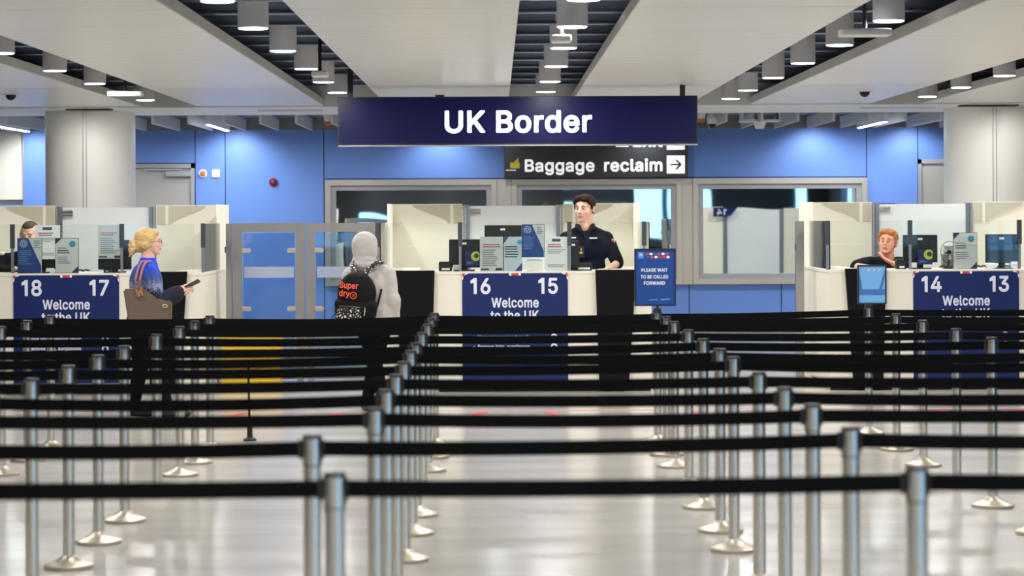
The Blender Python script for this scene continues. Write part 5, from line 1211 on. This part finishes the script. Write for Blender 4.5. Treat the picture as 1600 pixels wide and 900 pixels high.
# --- woman with the brown tote bag
d = 20.8; hs = .93; q = lambda px, py, dd=0.0: P(px, py, d + dd)
M_knit = ramp_mat('knitted_jumper', 2, [(0.0, (16, 18, 34)), (.40, (18, 20, 40)), (.47, (60, 70, 110)), (.52, (150, 160, 178)), (.56, (70, 84, 130)), (.64, (52, 72, 130)), (.74, (34, 62, 180)), (.84, (30, 62, 214))], .9, .34, 1.6, -1.42, 85)
wr = q(279, 456.5, -.16)
hd = (wr, q(291, 449, -.14) - wr, V(.2, .6, -.6), 1, .55, .95)
root, T, tp, body = make_person(V(XX(226, d), d, 0), 'blonde woman in a blue patterned jumper seen from the side, holding out a dark passport', 90,
    q(234.5, 379), hs, 99, -4, 0, q(231, 408), [q(226, 424, .15), q(230, 425, -.14)], [q(250, 470, .22), q(250, 473, -.20)], [q(276, 462, .14), wr],
    V(XX(224, d), d, .80), [V(XX(205, d), d + .10, 0), V(XX(262, d), d - .10, 0)], M_knit, M_trou, M_skin, girth=1.05, sleeve=.022, chestw=.15, hands=[hd, (q(276, 462, .14), V(1, 0, .2), V(0, 0, 1), 1, .6)], topname='jumper', puff=.014, hem=-.03, neckr=.055, female=True, cuff_mat=mat('dark_navy_knit', (20, 22, 42), .9, noise=.2, nscale=60))
M_blonde = mat('hair_blonde', (204, 168, 112), .55, noise=.5, nscale=26, stretch=(1, 1, 3.0), bump=.6)
R = T.to_3x3().normalized(); ad = []
def he(c, r): ad.append(lambda mb, c=c, r=r: mb.ball(T @ V(*c), tuple(v * hs for v in r), 3, R))
he((0, .030, .045), (.092, .108, .096)); he((0, .07, .0), (.080, .075, .075)); he((0, -.045, .085), (.066, .042, .042)); he((0, .10, -.03), (.060, .050, .055))
he((0, .142, -.030), (.050, .046, .055)); he((.0, .165, -.055), (.036, .036, .045)); he((.01, .15, .01), (.036, .04, .036))
for sgn in (-1, 1): he((sgn * .082, .005, .035), (.014, .040, .045)); he((sgn * .078, .045, -.02), (.018, .035, .04))
random.seed(5)
for k in range(16):
    a_ = random.uniform(0, 2 * PI); r_ = random.uniform(.0, .05)
    p0 = T @ V(.03 * math.cos(a_), .15 + .02 * math.sin(a_), -.03 + .02 * math.cos(a_)); p1 = T @ V(.05 * math.cos(a_), .17 + r_ * .6, -.06 + .055 * math.sin(a_))
    ad.append(lambda mb, p0=p0, p1=p1: mb.capsule(p0, p1, .012, .005))
blob('hair', ad, M_blonde, root, .0045, 2, (.006, .02))
face_parts(root, T, hs, True, mat('brow_blonde', (150, 112, 70), .7))
gl = MB()
for sgn in (-1, 1):
    gl.tube([T @ V(sgn * .031 + .021 * math.cos(k * PI / 8), -.104, .002 + .017 * math.sin(k * PI / 8)) for k in range(17)], .0016, 6)
    gl.tube([T @ V(sgn * .052, -.102, .006), T @ V(sgn * .083, .01, .008)], .0016, 6)
gl.tube([T @ V(-.010, -.106, .004), T @ V(.010, -.106, .004)], .0016, 6)
gl.build('glasses', M_clamp, root, smooth=True)
mb = MB(); c0 = wr + (q(291, 449, -.14) - wr).normalized() * .075; dr = V(.80, .0, .42).normalized(); up = V(-.42, .25, .8).normalized(); nn = dr.cross(up).normalized()
def slab(mb, c, dr, up, nn, L, W, H):
    lo = [c - dr * L - up * W - nn * H, c + dr * L - up * W - nn * H, c + dr * L + up * W - nn * H, c - dr * L + up * W - nn * H]; mb.hexa(lo, [v + nn * H * 2 for v in lo])
slab(mb, c0 + dr * .06, dr, nn, up, .065, .045, .004)
e = build_top(mb, 'passport', mat('dark_cover', (40, 38, 46), .5), c0, 'dark passport held out in the hand of the blonde woman', 'passport')
# tote bag hanging from her near shoulder
yb_ = d - .30
def bq(px, py): v = P(px, py, yb_); return (v.x, v.z)
e = empty('tote_bag', P(230, 500, yb_), 'brown leather tote bag with tan handles hanging at the hip of the blonde woman', 'handbag')
M_bag = mat('brown_leather', (98, 80, 68), .5, noise=.12, nscale=14, bump=.2)
mb = MB()
tp_ = [bq(193.5, 452), bq(223, 450), bq(262, 466), bq(268, 476)]; bt = [bq(200, 498), bq(267, 500)]
out = [bq(193.5, 452), bq(208, 450.5), bq(224, 451), bq(243, 468), bq(268, 470), bq(267.5, 500), bq(263, 512), bq(206, 512), bq(201, 500)]
mb.prism(out, yb_ - .045, yb_ + .055)
bmesh.ops.bevel(mb.bm, geom=mb.bm.edges[:], offset=.012, segments=2, affect='EDGES')
mb.build('bag_body', M_bag, e)
M_tan = mat('tan_leather', (166, 102, 74), .5)
for (pa, off) in ((214, -.05), (221, -.055)):
    pts = [bq(pa + 3, 462), bq(pa, 452), bq(pa - 1 , 436), bq(pa + 3, 418), bq(pa + 7, 409)]
    p3 = [V(x, yb_ + off + .02 * (k > 2) + (.05 if k > 3 else 0), z) for k, (x, z) in enumerate(pts)]
    p3 += [V(p3[-1].x + .01, yb_ + .20, p3[-1].z - .0)]
    MB().tube(p3, .009, 8).build('handle', M_tan, e, smooth=True)
x_, z_ = bq(219, 458); MB().box(x_ - .012, x_ + .010, yb_ - .062, yb_ - .045, z_ - .03, z_ + .02, .003).build('handle_tab', M_tan, e)
x_, z_ = bq(259, 478); MB().tube([(x_ + .02 * math.cos(k * PI / 6), yb_ - .052, z_ + .012 * math.sin(k * PI / 6)) for k in range(13)], .004, 6).build('buckle', mat('brass', (214, 196, 140), .3, .8), e, smooth=True)

# --- person in grey hood with the backpack, seen from behind
d = 21.4; hs = 1.0; q = lambda px, py, dd=0.0: P(px, py, d + dd)
M_hood = mat('grey_hoodie_cloth', (176, 171, 165), .9, noise=.04, nscale=20, bump=.25, sheen=.2)
root, T, tp, body = make_person(V(XX(582, d), d, 0), 'person seen from behind in a pale grey hooded top with the hood up', 168,
    q(573, 386), hs, 155, 0, 0, q(575, 412), [q(604, 429), q(549, 431)], [q(611, 468, -.02), q(541, 472, .1)], [q(611, 503, .05), q(548, 492, .3)],
    V(XX(583, d), d, .84), [V(XX(572, d), d + .05, 0), V(XX(598, d), d - .02, 0)], M_hood, M_trou, M_skin, girth=1.0, sleeve=.028, chestw=.15, topname='hoodie', puff=.018, hem=-.07,
    hands=[(q(611, 503, .05), V(0, 0, -1), V(-1, 0, 0), 1, .4), (q(548, 492, .3), V(0, .5, -.5), V(1, 0, 0), -1, .4)], shoe_mat=mat('grey_trainer', (90, 88, 88), .6))
R = T.to_3x3().normalized(); ad = []
he2 = lambda c, r: ad.append(lambda mb, c=c, r=r: mb.ball(T @ V(*c), r, 3, R))
he2((0, .035, .018), (.113, .118, .120)); ad.append(lambda mb: mb.capsule(T @ V(0, .035, -.005), T @ V(0, .035, -.060), .114, .110)); he2((0, .05, .09), (.06, .075, .045))
he2((0, .045, -.11), (.108, .105, .07)); he2((0, .045, -.160), (.135, .115, .055)); he2((0, .09, -.150), (.09, .075, .05))
blob('hood', ad, M_hood, root, .007, 14, (.008, .08))
face_parts(root, T, hs, True)
# backpack
yawb = math.radians(-14)
cb = q(557, 468, -.22)
e = empty('backpack', V(cb.x, cb.y, cb.z - .25), 'black backpack with orange-red lettering and a patterned pocket on the hooded person', 'backpack')
M_bp = mat('black_nylon', (7, 7, 8), .7, spec=.2, noise=.1, nscale=20, bump=.2)
RB = Matrix.Rotation(yawb, 3, 'Z') @ Matrix.Rotation(math.radians(4), 3, 'Y')
def bpt(x, y, z): return cb + RB @ V(x, y, z)
blob('pack_body', [lambda mb: mb.ball(bpt(0, 0, .05), (.175, .085, .19), 3, RB), lambda mb: mb.ball(bpt(0, 0, -.09), (.19, .09, .16), 3, RB), lambda mb: mb.capsule(bpt(-.12, .0, -.20), bpt(.12, .0, -.20), .065, .065), lambda mb: mb.capsule(bpt(-.125, .0, -.05), bpt(.125, .0, -.05), .07, .07), lambda mb: mb.capsule(bpt(-.05, .0, .17), bpt(.05, .0, .17), .06, .06)], M_bp, e, .008, 3)
M_pat = bpy.data.materials.new('leaf_print'); M_pat.use_nodes = True; nt = M_pat.node_tree; b_ = nt.nodes['Principled BSDF']; b_.inputs['Roughness'].default_value = .7
tc = nt.nodes.new('ShaderNodeTexCoord'); vo = nt.nodes.new('ShaderNodeTexVoronoi'); vo.inputs['Scale'].default_value = 34; vo.feature = 'DISTANCE_TO_EDGE'; nt.links.new(tc.outputs['Object'], vo.inputs['Vector'])
cr = nt.nodes.new('ShaderNodeValToRGB'); cr.color_ramp.interpolation = 'CONSTANT'; cr.color_ramp.elements[0].color = srgb((16, 16, 16)); cr.color_ramp.elements[1].position = .22; cr.color_ramp.elements[1].color = srgb((205, 202, 190)); nt.links.new(vo.outputs['Distance'], cr.inputs[0]); nt.links.new(cr.outputs[0], b_.inputs['Base Color'])
blob('front_pocket', [lambda mb: mb.capsule(bpt(-.115, -.075, -.10), bpt(.045, -.085, -.10), .03, .03), lambda mb: mb.capsule(bpt(-.115, -.075, -.20), bpt(.045, -.085, -.20), .035, .035), lambda mb: mb.ball(bpt(-.035, -.075, -.15), (.115, .038, .075), 3, RB)], M_pat, e, .007, 2)
MB().tube([bpt(-.13, -.085, -.062), bpt(-.03, -.118, -.058), bpt(.07, -.105, -.062)], .005, 6).build('pocket_zip', M_clamp, e, smooth=True)
M_orange = mat('orange_red_print', (236, 84, 62), .5)
def bp_text(s, cap, lx, lz, w, nm='lettering'):
    t = text(nm, s, cap, 0, 0, 0, M_orange, None, 'LEFT', .05, w)
    me = t.data
    for v in me.vertices:
        x, y, z = v.co
        yy = -.088 + .9 * (x + lx) ** 2 + .5 * (z + lz - .04) ** 2
        v.co = bpt(x + lx, yy + y - .004, z + lz) - ORG[e.name]
    t.parent = e
bp_text('Super', .052, -.135, .095, .17); bp_text('dry', .052, -.135, .025, .10)
mb = MB()
ring = [bpt(.0 + .028 * math.cos(k * PI / 10), -.100, .038 + .028 * math.sin(k * PI / 10)) for k in range(21)]
mb.tube(ring, .004, 6).build('ring_mark', M_orange, e, smooth=True)
bp_text('R', .026, -.009, .025, .018, 'ring_letter')
M_strap = mat('strap_leaf_print', (40, 40, 42), .7, noise=.9, nscale=60)
for (a0, a1, a2) in (((552, 430, -.24), (552, 420, -.185), (555, 410, -.10)), ((568, 431, -.24), (580, 418, -.20), (593, 409, -.10))):
    pts = [q(*a0), q(*a1), q(*a2), q(a2[0] + 4, a2[1] + 4, .10)]
    mb = MB(); rr = []
    for p_ in pts: rr.append([mb.bm.verts.new(p_ + v) for v in (V(-.024, 0, -.004), V(.024, 0, -.004), V(.024, 0, .014), V(-.024, 0, .014))])
    for a, b in zip(rr, rr[1:]):
        for k in range(4): mb.bm.faces.new([a[k], a[(k + 1) % 4], b[(k + 1) % 4], b[k]])
    mb.bm.faces.new(rr[0]); mb.bm.faces.new(rr[-1]); mb.build('shoulder_strap', M_pat, e)
MB().tube([bpt(.15, -.01, -.22), q(592, 470, -.16), q(596, 452, -.12)], .009, 8).build('side_strap', M_bp, e, smooth=True)
MB().tube([bpt(.10, -.07, -.06), bpt(.105, -.085, -.10), bpt(.10, -.08, -.13)], .005, 6).build('zip_pull', M_steel, e, smooth=True)
MB().tube([bpt(-.15, -.03, -.12), bpt(-.20, -.03, -.16), bpt(-.21, -.03, -.20)], .003, 6).build('cord', M_bp, e, smooth=True)
EXPO = 0.72
# ============================================================ CAMERA, WORLD, VIEW
cam = bpy.data.cameras.new('camera'); co = bpy.data.objects.new('camera', cam); COL.objects.link(co)
cam.sensor_width = 36.0; cam.lens = F * 36 / 1600
cam.shift_x = (800 - CX) / 1600; cam.shift_y = -(450 - CY) / 1600
cam.clip_end = 200
co.matrix_world = Matrix.Translation((0, 0, CAMZ)) @ Matrix.Rotation(PI / 2, 4, 'X') @ Matrix.Rotation(-ROLL, 4, 'Z')
cam.dof.use_dof = True; cam.dof.focus_distance = 22.5; cam.dof.aperture_fstop = 3.0
scene.camera = co
w = bpy.data.worlds.new('world'); scene.world = w; w.use_nodes = True
bg = w.node_tree.nodes['Background']; bg.inputs[0].default_value = srgb((150, 210, 255)); bg.inputs[1].default_value = 1.7
scene.view_settings.view_transform = 'Standard'; scene.view_settings.look = 'None'; scene.view_settings.exposure = EXPO; scene.view_settings.gamma = 1
scene.view_settings.use_curve_mapping = False
scene.cycles.use_denoising = True
scene.cycles.max_bounces = 8; scene.cycles.diffuse_bounces = 4; scene.cycles.transparent_max_bounces = 16
scene.cycles.sample_clamp_indirect = 6
